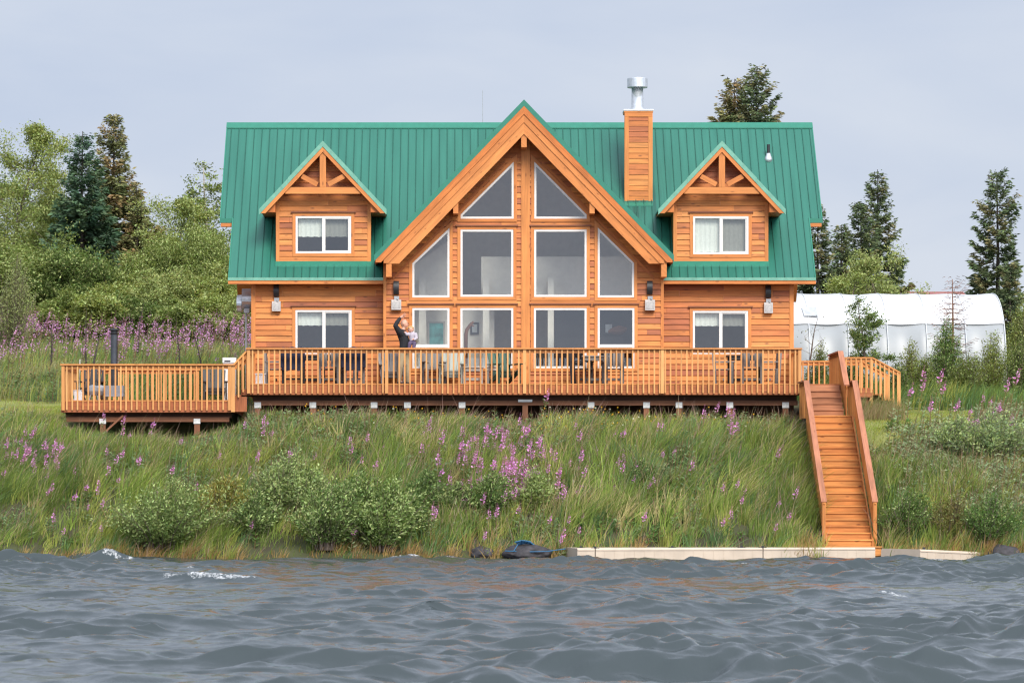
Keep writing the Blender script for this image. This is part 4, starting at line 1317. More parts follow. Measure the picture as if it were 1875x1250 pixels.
def chain(*k): return list(zip(k[:-1], k[1:]))
YM = -1.5
man = thing("person", "bald man in black top and khaki trousers waving, holding a child", "person", (PX(739, YM), YM, FL))
MN = {
 'hip': (.01, 0, .95, .115), 'waist': (.02, 0, 1.10, .118), 'belly': (.015, 0, 1.22, .128), 'chest': (-.03, 0, 1.36, .138), 'neckb': (-.025, 0, 1.465, .078), 'neck': (.0, 0, 1.55, .060),
 'jaw': (.035, 0, 1.59, .100), 'head': (.022, 0, 1.668, .128), 'crown': (.005, 0, 1.742, .105),
 'shn': (-.12, -.15, 1.45, .078), 'eln': (-.225, -.27, 1.60, .043), 'fan': (-.17, -.25, 1.70, .042), 'wrn': (-.10, -.22, 1.80, .03), 'pan': (-.055, -.21, 1.845, (.04, .022)),
 'f1a': (-.01, -.235, 1.90, .0115), 'f1b': (.04, -.245, 1.945, .010), 'f2a': (.0, -.215, 1.885, .0115), 'f2b': (.065, -.225, 1.922, .010),
 'f3a': (.005, -.19, 1.866, .0115), 'f3b': (.075, -.19, 1.892, .010), 'f4a': (.0, -.17, 1.845, .0105), 'f4b': (.06, -.165, 1.858, .009),
 'tha': (-.03, -.235, 1.825, .011), 'thb': (.01, -.245, 1.82, .009),
 'shf': (-.01, .15, 1.43, .078), 'elf': (.10, .17, 1.20, .045), 'wrf': (.24, .03, 1.17, .032), 'paf': (.29, -.01, 1.18, (.036, .02)),
 'g1a': (.325, -.05, 1.20, .0105), 'g1b': (.33, -.085, 1.205, .009), 'g2a': (.332, -.045, 1.18, .0105), 'g2b': (.34, -.085, 1.18, .009),
 'g3a': (.33, -.04, 1.162, .0105), 'g3b': (.335, -.08, 1.16, .009), 'g4a': (.322, -.035, 1.145, .0095), 'g4b': (.325, -.07, 1.142, .008),
 'gta': (.285, -.03, 1.225, .011), 'gtb': (.29, -.06, 1.245, .009),
 'hn': (-.03, -.09, .90, .095), 'kn': (-.085, -.10, .50, .062), 'cn': (-.105, -.09, .32, .056), 'an': (-.115, -.09, .09, .04), 'tn': (.04, -.11, .035, .035),
 'hf': (.05, .09, .90, .095), 'kf': (.105, .10, .50, .062), 'cf': (.11, .11, .32, .056), 'af': (.115, .11, .09, .04), 'tf': (.27, .08, .035, .035)}
ME_ = chain('hip', 'waist', 'belly', 'chest', 'neckb', 'neck') + chain('chest', 'shn', 'eln', 'fan', 'wrn', 'pan') + chain('chest', 'shf', 'elf', 'wrf', 'paf')
for h, p in (('f', 'pan'), ('g', 'paf')):
    for i in '1234': ME_ += chain(p, h+i+'a', h+i+'b')
ME_ += chain('pan', 'tha', 'thb') + chain('paf', 'gta', 'gtb') + chain('hip', 'hn', 'kn', 'cn', 'an', 'tn') + chain('hip', 'hf', 'kf', 'cf', 'af', 'tf')
skin_mesh("body", MN, ME_, SKIN, man, [((.018, 0, 1.672), (.098, .079, .118)), ((.052, 0, 1.612), (.060, .056, .058)), ((.09, 0, 1.578), (.022, .026, .02)),
    ((.108, 0, 1.662), (.014, .013, .03)), ((.122, 0, 1.643), (.020, .017, .014)), ((.092, 0, 1.70), (.022, .05, .016)), ((.0, .080, 1.66), (.024, .014, .036)), ((.0, -.080, 1.66), (.024, .014, .036)), ((.07, .04, 1.635), (.03, .03, .03)), ((.07, -.04, 1.635), (.03, .03, .03))], .92, .0065, 3)
def fat(ks, d, **over): return {k: (*MN[k][:3], over.get(k, MN[k][3]+d)) for k in ks}
sn = fat(['waist', 'hip', 'belly', 'chest', 'neckb', 'shn', 'eln', 'fan', 'wrn', 'shf', 'elf', 'wrf'], .022, hip=.142, waist=.146, neckb=.088)
skin_mesh("jumper", sn, chain('hip', 'waist', 'belly', 'chest', 'neckb') + chain('chest', 'shn', 'eln', 'fan', 'wrn') + chain('chest', 'shf', 'elf', 'wrf'), SHIRT, man)
tn = fat(['hip', 'waist', 'hn', 'kn', 'cn', 'an', 'hf', 'kf', 'cf', 'af'], .022, waist=.122)
skin_mesh("trousers", tn, [('hip', 'waist')] + chain('hip', 'hn', 'kn', 'cn', 'an') + chain('hip', 'hf', 'kf', 'cf', 'af'), KHAKI, man)
for a, b in (('an', 'tn'), ('af', 'tf')):
    p, q = MN[a], MN[b]
    skin_mesh("shoe", {'a': (p[0]-.03, p[1], .05, .048), 'b': ((p[0]+q[0])/2, (p[1]+q[1])/2, .05, .048), 'c': (q[0]+.01, q[1], .042, .04)}, chain('a', 'b', 'c'), SHOE, man)
EYE = plain("eye_dark", (.03, .02, .02), .3)
EARIN = plain("ear_hollow", (.40, .19, .14), .6)
for s in (-1, 1):
    part("eye", EYE, man, lambda m: m.tube([(.090, s*.036, 1.680), (.104, s*.034, 1.680)], [.011, .008], 8))
    part("ear_shadow", EARIN, man, lambda m: m.tube([(.004, s*.090, 1.672), (.004, s*.095, 1.655)], [.006, .005], 6))
part("mouth", plain("lip", (.42, .16, .13), .5), man, lambda m: m.tube([(.088, -.028, 1.608), (.110, 0, 1.607), (.088, .028, 1.608)], [.004, .007, .004], 6))
kid = thing("person", "small blond child in striped top carried on the man's arm", "person", (PX(739, YM), YM, FL))
KN = {'hip': (.235, -.05, 1.17, .066), 'belly': (.24, -.05, 1.26, .08), 'chest': (.235, -.05, 1.355, .092), 'neck': (.208, -.055, 1.44, .036), 'head': (.20, -.06, 1.50, .108), 'crown': (.195, -.055, 1.55, .085),
 's1': (.32, -.09, 1.37, .050), 'e1': (.355, -.13, 1.27, .03), 'w1': (.30, -.17, 1.235, .022), 'p1': (.275, -.185, 1.235, (.022, .013)),
 's2': (.15, -.05, 1.38, .050), 'e2': (.09, -.11, 1.37, .03), 'w2': (.06, -.12, 1.41, .022), 'p2': (.045, -.12, 1.43, (.022, .013)),
 'k1': (.30, -.16, 1.13, .042), 'a1': (.28, -.19, 1.0, .03), 't1': (.31, -.23, .97, .026), 'k2': (.17, -.16, 1.12, .042), 'a2': (.15, -.17, .99, .03), 't2': (.16, -.22, .965, .026)}
KE = chain('hip', 'belly', 'chest', 'neck') + chain('chest', 's1', 'e1', 'w1', 'p1') + chain('chest', 's2', 'e2', 'w2', 'p2') + chain('hip', 'k1', 'a1', 't1') + chain('hip', 'k2', 'a2', 't2')
for q, b, dx in (('1', 'p1', -1), ('2', 'p2', -1)):
    bx, by, bz = KN[b][:3]
    for i in range(4):
        a, c = f'f{q}{i}a', f'f{q}{i}b'
        KN[a] = (bx-.022, by-.006, bz+.014-.009*i, .006); KN[c] = (bx-.042+.004*abs(i-1), by-.018, bz+.014-.010*i, .005)
        KE += chain(b, a, c)
    KN[f't{q}a'] = (bx-.004, by-.014, bz+.024, .0065); KN[f't{q}b'] = (bx-.016, by-.026, bz+.034, .0055); KE += chain(b, f't{q}a', f't{q}b')
skin_mesh("body", KN, KE, SKIN, kid, [((.20, -.06, 1.512), (.074, .080, .088)), ((.203, -.092, 1.475), (.05, .042, .042)), ((.203, -.140, 1.497), (.011, .012, .012)), ((.235, -.105, 1.485), (.024, .026, .024)), ((.172, -.105, 1.485), (.024, .026, .024)), ((.276, -.05, 1.505), (.01, .016, .022)), ((.124, -.05, 1.505), (.01, .016, .022))], .92, .0055, 2)
def kf(ks, d): return {k: (*KN[k][:3], KN[k][3]+d) for k in ks}
skin_mesh("striped_top", kf(['belly', 'hip', 'chest', 's1', 'e1', 'w1', 's2', 'e2', 'w2'], .014), chain('hip', 'belly', 'chest') + chain('chest', 's1', 'e1', 'w1') + chain('chest', 's2', 'e2', 'w2'), STRIPE, kid)
skin_mesh("trousers", kf(['hip', 'k1', 'a1', 'k2', 'a2'], .018), chain('hip', 'k1', 'a1') + chain('hip', 'k2', 'a2'), PURPLE, kid)
flesh("hair", [], [((.20, -.045, 1.548), (.082, .080, .064)), ((.20, -.015, 1.51), (.084, .062, .085)), ((.25, -.085, 1.562), (.03, .035, .028)), ((.155, -.085, 1.562), (.034, .035, .028)), ((.205, -.10, 1.575), (.045, .034, .022))], BLOND, kid, .007, 2)
for s in (-1, 1):
    part("eye", EYE, kid, lambda m: m.tube([(.203+s*.030, -.124, 1.516), (.203+s*.030, -.136, 1.516)], [.010, .007], 8))
part("mouth", plain("child_lip", (.45, .18, .15), .5), kid, lambda m: m.tube([(.185, -.127, 1.466), (.203, -.135, 1.463), (.221, -.127, 1.466)], [.003, .006, .003], 6))
# ------------------------------------------------------------------ terrain
NR = np.random.default_rng(11)
def vnoise(x, y, seed=0):
    """smooth value noise, vectorised"""
    x = np.asarray(x, float); y = np.asarray(y, float)
    xi, yi = np.floor(x).astype(np.int64), np.floor(y).astype(np.int64)
    xf, yf = x-xi, y-yi
    def h(a, b):
        n = (a*374761393+b*668265263+seed*1442695041) & 0x7fffffff
        n = ((n ^ (n >> 13))*1274126177) & 0x7fffffff
        return ((n ^ (n >> 16)) & 0xffff)/65535.0
    u, v = xf*xf*(3-2*xf), yf*yf*(3-2*yf)
    return (h(xi, yi)*(1-u)+h(xi+1, yi)*u)*(1-v)+(h(xi, yi+1)*(1-u)+h(xi+1, yi+1)*u)*v
def fnoise(x, y, seed=0, oct=3):
    s = 0; a = .5; t = 0
    for k in range(oct):
        s = s+a*vnoise(np.asarray(x)*2**k, np.asarray(y)*2**k, seed+k); t += a; a *= .5
    return s/t
def ground(x, y):
    x = np.asarray(x, float); y = np.asarray(y, float)
    ys = y+(fnoise(x*.35, y*0+3.1, 5)-.5)*.9*np.clip((-y-3)/6, 0, 1)*np.where(np.abs(x-8) < 1.6, .2, 1)
    zl = np.interp(ys, [-4000, -1900, -1300, -1050, -700, -200, -30, -11.4, -10.3, -9.3, -7.5, -6, -4.5, -3.2, -2, 3, 6, 20, 60, 200, 3000],
                   [8, 22, 14, 2, -8, -8, -5, -.8, -.12, .45, 1.5, 2.35, 3.0, 3.36, 3.55, 3.95, 4.3, 6.2, 8.6, 9, 5])
    zr_ = np.interp(ys, [-4000, -1900, -1300, -1050, -700, -200, -30, -11.4, -10.3, -9.3, -7.5, -6, -4.5, -3.2, -2, 3, 6, 20, 60, 200, 3000],
                    [8, 26, 16, 2, -8, -8, -5, -.8, -.12, .45, 1.45, 2.25, 2.9, 3.25, 3.48, 3.88, 4.15, 4.9, 5.6, 6, 4])
    t = np.clip((x+7)/9, 0, 1); t = t*t*(3-2*t)
    z = zl*(1-t)+zr_*t
    far = np.clip((-y-1000)/300, 0, 1)
    z = z+far*(fnoise(x*.0016, y*.0016, 31, 4)-.4)*40
    z = z+(fnoise(x*.8, y*.8, 9)-.5)*.25*np.clip((y+11)/2, 0, 1)*np.where((y > -3) & (y < 4), .25, 1)
    # the stairs run in a shallow cut
    z = z-.5*np.clip(1.3-np.abs(x+10.1)*.42, 0, 1)*np.clip((y+7.2)/3.2, 0, 1)*np.clip((1.5-y)/2, 0, 1)
    cut = np.clip(1.25-np.abs(x-8.0)*.9, 0, 1)*np.clip((-y-2.8)/1, 0, 1)*np.clip((y+10.2)/.7, 0, 1)
    return z-cut*.35
def axis(core0, core1, step, far):
    return np.array(sorted(set([-f for f in far if -f < core0] + list(np.arange(core0, core1+1e-6, step)) + [f for f in far if f > core1])))
gx = axis(-30, 30, .4, [40, 60, 100, 200, 400, 700, 1000, 1400, 2000, 3000])
gy = np.concatenate([[-4000, -3000, -2400, -2000, -1700, -1500, -1350, -1250, -1150, -1050, -950, -700, -400, -150, -60, -30, -18], np.arange(-14, 50, .4), [60, 80, 120, 200, 400, 900, 3000]])
def grid_mesh(name, gx, gy, Z, mat, attrs=None, smooth=True):
    nx, ny = len(gx), len(gy)
    Xg, Yg = (gx, gy) if gx.ndim == 2 else np.meshgrid(gx, gy)
    ny, nx = Xg.shape
    V = np.stack([Xg, Yg, Z], -1).reshape(-1, 3)
    i = np.arange((ny-1)*(nx-1)); r, c = i//(nx-1), i % (nx-1)
    a = r*nx+c
    F = np.stack([a, a+1, a+nx+1, a+nx], -1)
    return np_mesh(name, V, [F], mat, attrs, smooth)
def np_mesh(name, V, Fs, mat, pattrs=None, smooth=False, fcol=None, link=True):
    me = bpy.data.meshes.new(name)
    V = np.ascontiguousarray(V, np.float32)
    me.vertices.add(len(V)); me.vertices.foreach_set("co", V.ravel())
    nl = sum(f.size for f in Fs); nf = sum(len(f) for f in Fs)
    me.loops.add(nl); me.polygons.add(nf)
    me.loops.foreach_set("vertex_index", np.concatenate([f.ravel() for f in Fs]).astype(np.int32))
    tot = np.concatenate([np.full(len(f), f.shape[1]) for f in Fs]).astype(np.int32)
    st_ = np.concatenate([[0], np.cumsum(tot)[:-1]]).astype(np.int32)
    me.polygons.foreach_set("loop_start", st_)
    try: me.polygons.foreach_set("loop_total", tot)
    except Exception: pass
    me.update(calc_edges=True)
    if smooth: me.shade_smooth()
    for k, v in (pattrs or {}).items():
        at = me.attributes.new(k, 'FLOAT', 'POINT'); at.data.foreach_set("value", np.ascontiguousarray(v, np.float32).ravel())
    if fcol is not None:
        at = me.attributes.new("tint", 'FLOAT_COLOR', 'FACE')
        c = np.ones((nf, 4), np.float32); c[:, :3] = fcol
        at.data.foreach_set("color", c.ravel())
    me.materials.append(mat)
    if not link: return me
    o = bpy.data.objects.new(name, me); COL.objects.link(o)
    return o
def ground_mat():
    m, n, l, p = new_mat("ground")
    tc = n.new("ShaderNodeTexCoord")
    t = n.new("ShaderNodeTexNoise"); t.inputs["Scale"].default_value = .8; t.inputs["Detail"].default_value = 8
    l.new(tc.outputs["Object"], t.inputs[0])
    r = ramp(n, [(.32, (.04, .032, .018)), (.5, (.05, .055, .02)), (.7, (.07, .08, .028))]); l.new(t.outputs[0], r.inputs[0])
    lw = n.new("ShaderNodeAttribute"); lw.attribute_name = "lawn"
    t2 = n.new("ShaderNodeTexNoise"); t2.inputs["Scale"].default_value = 2.5; t2.inputs["Detail"].default_value = 6
    l.new(tc.outputs["Object"], t2.inputs[0])
    r2 = ramp(n, [(.3, (.15, .18, .045)), (.7, (.24, .25, .075))]); l.new(t2.outputs[0], r2.inputs[0])
    c = mixrgb(n, l, 'MIX', lw.outputs["Fac"], r.outputs[0], r2.outputs[0])
    fa = n.new("ShaderNodeAttribute"); fa.attribute_name = "far"
    c = mixrgb(n, l, 'MIX', fa.outputs["Fac"], c, (.035, .045, .03))
    l.new(c, p.inputs["Base Color"]); p.inputs["Roughness"].default_value = .95
    b = n.new("ShaderNodeBump"); b.inputs["Strength"].default_value = .6; b.inputs["Distance"].default_value = .06
    l.new(t.outputs[0], b.inputs["Height"]); l.new(b.outputs[0], p.inputs["Normal"])
    return m
GX, GY = np.meshgrid(gx, gy)
def lawn_mask(x, y):
    n = fnoise(x*.9, y*.9, 77)
    L = (x < -8.0) & (y > -2.3+n*1.2) & (y < 4.4+n*1.2)
    Rr = (x > 8.8) & (y > -5.3+n*1.3+np.clip((x-12.5)*.9, 0, 3)) & (y < 3.0+n)
    return (L | Rr)
grd = grid_mesh("ground", GX, GY, ground(GX, GY), ground_mat(), {"lawn": lawn_mask(GX, GY).astype(float), "far": (np.abs(GY) > 100).astype(float)})
kind(grd, "structure")

# ------------------------------------------------------------------ water: a wind-driven spectrum, real displaced surface
def ocean(N=1024, L=40.96, wind=6.2, wdir=(.50, -.866), hs=.30, seed=4, chop=.85):
    rng = np.random.default_rng(seed)
    k1 = 2*np.pi*np.fft.fftfreq(N, L/N)
    KX, KY = np.meshgrid(k1, k1)
    K = np.hypot(KX, KY); K[0, 0] = 1
    Lw = .62                                         # peak length scale (m)
    cosw = (KX*wdir[0]+KY*wdir[1])/K
    P = np.exp(-1/(K*Lw)**2)/K**3.72*np.abs(cosw)**2.0*np.where(cosw < 0, .12, 1)*np.exp(-(K*.03)**2)
    P[0, 0] = 0
    H = np.sqrt(P/2)*(rng.standard_normal((N, N))+1j*rng.standard_normal((N, N)))
    h = np.fft.ifft2(H)
    sc_ = hs/4/np.std(h.real)
    dx = np.fft.ifft2(1j*KX/K*H).real*sc_*chop
    dy = np.fft.ifft2(1j*KY/K*H).real*sc_*chop
    return h.real*sc_, dx, dy
OL, ON = 40.96, 1024
oh, odx, ody = ocean()
# crest measure for foam
gxx = np.gradient(odx, OL/ON, axis=1); gyy = np.gradient(ody, OL/ON, axis=0)
fold = -(gxx+gyy)
def osample(a, x, y):
    fx, fy = (x/OL % 1)*ON, (y/OL % 1)*ON
    i, j = np.floor(fx).astype(int) % ON, np.floor(fy).astype(int) % ON
    u, v = fx-np.floor(fx), fy-np.floor(fy)
    i2, j2 = (i+1) % ON, (j+1) % ON
    return (a[j, i]*(1-u)+a[j, i2]*u)*(1-v)+(a[j2, i]*(1-u)+a[j2, i2]*u)*v
wx = np.arange(-22, 19.001, .058); wy = np.concatenate([np.arange(-74, -8.5, .058)])
WX, WY = np.meshgrid(wx, wy)
h0 = osample(oh, WX+2.3, WY)*(.30+2.4*fnoise(WX*.17, WY*.14, 3)**2)
edge = np.clip(np.minimum.reduce([(WX-wx[0]), (wx[-1]-WX), (WY-wy[0])])/3, 0, 1)
shore = np.clip((-WY-9.6)/5.0, .28, 1)
H = h0*edge*shore-.07*edge
fo = np.clip((osample(fold, WX+2.3, WY)-1.05)*1.0, 0, .75)*np.clip((h0-.06)*8, 0, 1)
# the breaking crests one sees in the photo
def wpt(px, py, z=.1):
    d = 6600*(CZ-z)/(py-900); return (px-848)*d/6600+CX, d-100
for px, py, w, tilt, amp, seed in ((385, 1048, 1.15, -.3, .16, 1), (222, 1014, .7, .0, .16, 2), (318, 1030, .5, -.1, .1, 3), (728, 1016, .7, .05, .17, 4), (872, 1043, .35, .3, .05, 5), (150, 1010, .4, 0, .16, 9),
                                  (10, 1104, .5, .1, .14, 6), (1250, 1030, .5, 0, .06, 7), (1720, 1016, .5, -.1, .12, 8), (180, 1105, 1.0, .15, .1, 12), (1345, 1024, .5, .05, .08, 14), (1640, 1072, .4, .1, .06, 15), (60, 1040, .5, -.1, .08, 16), (905, 1120, .9, .1, .1, 12), (1290, 1090, 1.1, -.1, .1, 6)):
    cx_, cy_ = wpt(px, py)
    u = WX-cx_; v = (WY-cy_)-tilt*u
    g = np.exp(-(u/w)**4)*np.exp(-(v/.38)**2)
    H += amp*g
    n = fnoise(WX*5+seed, WY*2.2, 50+seed, 4)
    if seed not in (6, 12):  # the others roll without breaking
        fo = np.maximum(fo, np.clip(np.exp(-(u/w)**4)*np.exp(-((v+.14)/.28)**2)*1.9*(n+.25)-.25, 0, 1)*1.0)
X2 = WX+osample(odx, WX+2.3, WY)*edge; Y2 = WY+osample(ody, WX+2.3, WY)*edge*shore
def water_mat():
    m, n, l, p = new_mat("lake_water")
    p.inputs["Base Color"].default_value = (.042, .054, .057, 1)
    p.inputs["Roughness"].default_value = .06
    p.inputs["IOR"].default_value = 1.333
    tc = n.new("ShaderNodeTexCoord")
    mp = n.new("ShaderNodeMapping"); mp.inputs["Rotation"].default_value = (0, 0, R(-35)); mp.inputs["Scale"].default_value = (1.7, .8, 1)
    l.new(tc.outputs["Object"], mp.inputs[0])
    a = n.new("ShaderNodeTexNoise"); a.inputs["Scale"].default_value = 9; a.inputs["Detail"].default_value = 6; a.inputs["Roughness"].default_value = .62; a.inputs["Distortion"].default_value = .5
    l.new(mp.outputs[0], a.inputs[0])
    b = n.new("ShaderNodeBump"); b.inputs["Strength"].default_value = .28; b.inputs["Distance"].default_value = .025
    l.new(a.outputs[0], b.inputs["Height"]); l.new(b.outputs[0], p.inputs["Normal"])
    f = n.new("ShaderNodeBsdfDiffuse"); f.inputs[0].default_value = (.78, .79, .80, 1)
    at = n.new("ShaderNodeAttribute"); at.attribute_name = "foam"
    fn = n.new("ShaderNodeTexNoise"); fn.inputs["Scale"].default_value = 1; fn.inputs["Detail"].default_value = 7; fn.inputs["Roughness"].default_value = .7; fn.inputs["Distortion"].default_value = .6
    fm = n.new("ShaderNodeMapping"); fm.inputs["Scale"].default_value = (16, 7, 16); fm.inputs["Rotation"].default_value = (0, 0, .4)
    l.new(tc.outputs["Object"], fm.inputs[0]); l.new(fm.outputs[0], fn.inputs[0])
    k = math_n(n, l, 'ADD', math_n(n, l, 'MULTIPLY', at.outputs["Fac"], .56), math_n(n, l, 'SUBTRACT', fn.outputs[0], 1.0))
    rr = ramp(n, [(.0, (0,)*3), (.26, (.85,)*3)]); l.new(k, rr.inputs[0])
    mx = n.new("ShaderNodeMixShader")
    l.new(rr.outputs[0], mx.inputs[0]); l.new(p.outputs[0], mx.inputs[1]); l.new(f.outputs[0], mx.inputs[2])
    l.new(mx.outputs[0], n["Material Output"].inputs[0])
    return m
WM = water_mat()
ny_, nx_ = WX.shape
V = np.stack([X2, Y2, H], -1).reshape(-1, 3)
i = np.arange((ny_-1)*(nx_-1)); r_, c_ = i//(nx_-1), i % (nx_-1); a_ = r_*nx_+c_
F = np.stack([a_, a_+1, a_+nx_+1, a_+nx_], -1)
nb = len(V)
x0, x1, y0, y1 = wx[0], wx[-1], wy[0], wy[-1]
ring = np.array([[-3000, -1100, 0], [3000, -1100, 0], [3000, y1, 0], [-3000, y1, 0], [x0, y0, 0], [x1, y0, 0], [x1, y1, 0], [x0, y1, 0]], float)
F2 = np.array([[0, 1, 5, 4], [1, 2, 6, 5], [3, 0, 4, 7]])+nb
wat = np_mesh("water", np.vstack([V, ring]), [np.vstack([F, F2])], WM, {"foam": np.concatenate([fo.ravel(), np.zeros(8)])}, True)
kind(wat, "structure")
# ------------------------------------------------------------------ plants
def blades(P, Hh, Wd, lean, ang, cols, rng):
    """curved tapering grass blades: P roots (n,3), lean (n,2) tip drift per unit height"""
    n = len(P)
    side = np.stack([np.cos(ang), np.sin(ang), np.zeros(n)], -1)
    rows = []
    for t, wf in ((0, 1), (.38, .85), (.74, .55)):
        c = P.copy()
        l2 = np.hypot(lean[:, 0], lean[:, 1])
        c[:, 0] += lean[:, 0]*Hh*t**1.8; c[:, 1] += lean[:, 1]*Hh*t**1.8
        c[:, 2] += Hh*(t-.28*l2*t**2.2)
        rows += [c-side*(Wd*wf/2)[:, None], c+side*(Wd*wf/2)[:, None]]
    c = P.copy(); l2 = np.hypot(lean[:, 0], lean[:, 1])
    c[:, 0] += lean[:, 0]*Hh; c[:, 1] += lean[:, 1]*Hh; c[:, 2] += Hh*(1-.28*l2)
    rows.append(c)
    V = np.stack(rows, 1).reshape(-1, 3)
    b = (np.arange(n)*7)[:, None]
    Q = np.concatenate([b+np.array([[0, 1, 3, 2]]), b+np.array([[2, 3, 5, 4]])], 1).reshape(-1, 4)
    T = b+np.array([[4, 5, 6]])
    fc = np.concatenate([np.repeat(cols, 2, 0), cols])
    return V, Q, T, fc
def merge_blades(parts):
    Vs, Qs, Ts, cq, ct = [], [], [], [], []; o = 0
    for V, Q, T, fc in parts:
        Vs.append(V); Qs.append(Q+o); Ts.append(T+o); cq.append(fc[:len(Q)]); ct.append(fc[len(Q):]); o += len(V)
    return np.vstack(Vs), [np.vstack(Qs), np.vstack(Ts)], np.vstack(cq+ct)
def leaves(C, D, L, Wd, cols, rng, twist=1.0):
    """pointed leaves: base C, direction D, length L, width Wd -> folded four-cornered faces"""
    n = len(C)
    D = D/np.linalg.norm(D, axis=1, keepdims=True)
    rv = rng.standard_normal((n, 3)); S = np.cross(D, rv); S /= np.linalg.norm(S, axis=1, keepdims=True)+1e-9
    mid = C+D*(L*.45)[:, None]
    V = np.stack([C, mid-S*(Wd/2)[:, None], C+D*L[:, None], mid+S*(Wd/2)[:, None]], 1).reshape(-1, 3)
    F = (np.arange(n)*4)[:, None]+np.arange(4)[None]
    return V, F, cols
def merge_leaves(parts):
    Vs, Fs, cs = [], [], []; o = 0
    for V, F, c in parts:
        Vs.append(V); Fs.append(F+o); cs.append(c); o += len(V)
    return np.vstack(Vs), [np.vstack(Fs)], np.vstack(cs)
def jit(rng, base, n, amt=.25, lum=.3):
    b = np.array(base, float)
    if b.ndim == 1: b = np.repeat(b[None], n, 0)
    return np.clip(b*(1+lum*(rng.random((n, 1))*2-1))*(1+amt*(rng.random((n, 3))*2-1)*.5), .003, .9)

# ---- where grass may stand
def clear_of_built(x, y):
    ok = np.ones(len(x), bool)
    ok &= ~((x > DX0-.05) & (x < DX1+.05) & (y > YF+.35))
    ok &= ~((x > LX0-.0) & (x < LX1+.3) & (y > YF+.25) & (y < LB+.1))
    ok &= ~((x > 7.22) & (x < 8.80) & (y < -2.2))
    ok &= ~((x > 7.4) & (x < 10.6) & (y > -2.9) & (y < 3.6) & (x < 8.6))
    ok &= ~((x > 7.4) & (x < 10.6) & (y > .6) & (y < 3.6))
    return ok
G_GREEN, G_YEL, G_BLUE, G_STRAW, G_RUST, G_LIME = (.185, .255, .062), (.35, .38, .095), (.13, .225, .09), (.50, .42, .20), (.43, .28, .11), (.26, .345, .078)
def bank_grass():
    rng = np.random.default_rng(21)
    parts = []
    # tufts
    nt = 11800
    tx = rng.uniform(-20.5, 18.5, nt); ty = rng.uniform(-10.35, -1.2, nt)
    ok = clear_of_built(tx, ty) & ~lawn_mask(tx, ty)
    ok &= ~((tx > -8.0) & (tx < 8.8) & (ty > YF+.2))
    tx, ty = tx[ok], ty[ok]; nt = len(tx)
    gap = fnoise(tx*1.1, ty*1.4, 68)
    keep = rng.random(nt) < np.clip((gap-.33)*5, .10, 1)
    tx, ty = tx[keep], ty[keep]; nt = len(tx)
    per = rng.integers(14, 28, nt)
    n1 = fnoise(tx*.45, ty*.45, 61); n2 = fnoise(tx*.7+9, ty*.7, 62); n3 = fnoise(tx*.3, ty*.6, 63)
    pal = np.array([G_GREEN, G_YEL, G_BLUE, G_STRAW, G_LIME])
    w = np.stack([.9+0*n1, np.clip((n1-.45)*6, .12, 2.2), np.clip((n2-.5)*6, .15, 3), np.clip((n3-.6)*5, .10, 1.2), np.clip((.5-n2)*5, .15, 2)], 1)
    w /= w.sum(1, keepdims=True)
    ci = (w.cumsum(1) > rng.random((nt, 1))).argmax(1)
    tcol = pal[ci]*(1+.38*(rng.random((nt, 1))*2-1))
    wet = np.clip((-ty-9.75)/.4, 0, .8)
    dry = (rng.random(nt) < wet*.85)
    tcol[dry] = np.array(G_RUST)*(1+.3*(rng.random((dry.sum(), 1))*2-1))*.85
    th_ = np.interp(ty, [-10.4, -9.6, -8.5, -5, -3, -2], [.32, .62, .8, .78, .38, .2])*rng.uniform(.7, 1.25, nt)*(.55+.95*fnoise(tx*.9, ty*.9, 69))
    th_ *= np.where((tx > -12.6) & (tx < -7.7) & (ty > -5.2), np.clip(.9-.28*(ty+5.2), .35, 1), 1)
    th_ *= np.where((tx > 8.7) & (ty > -6.8), np.clip(.85-.35*(ty+6.8), .3, 1), 1)
    lx = .22+.8*(fnoise(tx*.45, ty*.45, 66)-.42)+rng.normal(0, .16, nt)+np.where(tx < -8, .22, 0); ly = -.12+.5*(fnoise(tx*.5, ty*.5, 67)-.5)
    idx = np.repeat(np.arange(nt), per); n = len(idx)
    rr = rng.normal(0, .085, (n, 2))
    x = tx[idx]+rr[:, 0]; y = ty[idx]+rr[:, 1]
    P = np.stack([x, y, ground(x, y)-.03], 1)
    Hh = th_[idx]*rng.uniform(.55, 1.15, n)
    lean = np.stack([lx[idx]+rng.normal(0, .24, n)+rr[:, 0]*1.6, ly[idx]+rng.normal(0, .2, n)+rr[:, 1]*1.5], 1)
    col = np.clip(tcol[idx]*(1+.28*(rng.random((n, 1))*2-1)), .01, .8)
    parts.append(blades(P, Hh, np.where(rng.random(n) < .25, rng.uniform(.016, .030, n), rng.uniform(.008, .016, n)), lean, rng.uniform(-.9, .9, n), col, rng))
    # flowering stems above the tufts
    m_ = rng.random(n) < .08
    k = m_.sum()
    parts.append(blades(P[m_], Hh[m_]*1.25+.12, rng.uniform(.006, .011, k), lean[m_]*.8, rng.uniform(-.9, .9, k), jit(rng, (.48, .33, .25), k, .3, .35), rng))
    # low underlayer so that no bare soil shows
    n = 31000
    x = rng.uniform(-20.5, 18.5, n); y = rng.uniform(-10.45, 3.5, n)
    ok = clear_of_built(x, y) & ~lawn_mask(x, y); x, y = x[ok], y[ok]; n = len(x)
    P = np.stack([x, y, ground(x, y)-.02], 1)
    c = np.array(G_GREEN)[None]*(.35+.7*fnoise(x*.8, y*.8, 90))[:, None]
    wet = rng.random(n) < np.clip((-y-9.8)/.4, 0, .7); c[wet] = np.array(G_RUST)*.75
    parts.append(blades(P, rng.uniform(.12, .30, n), rng.uniform(.014, .026, n), np.stack([.2+rng.normal(0, .35, n), rng.normal(-.1, .3, n)], 1), rng.uniform(-1, 1, n), jit(rng, c, n, .3, .3), rng))
    return parts
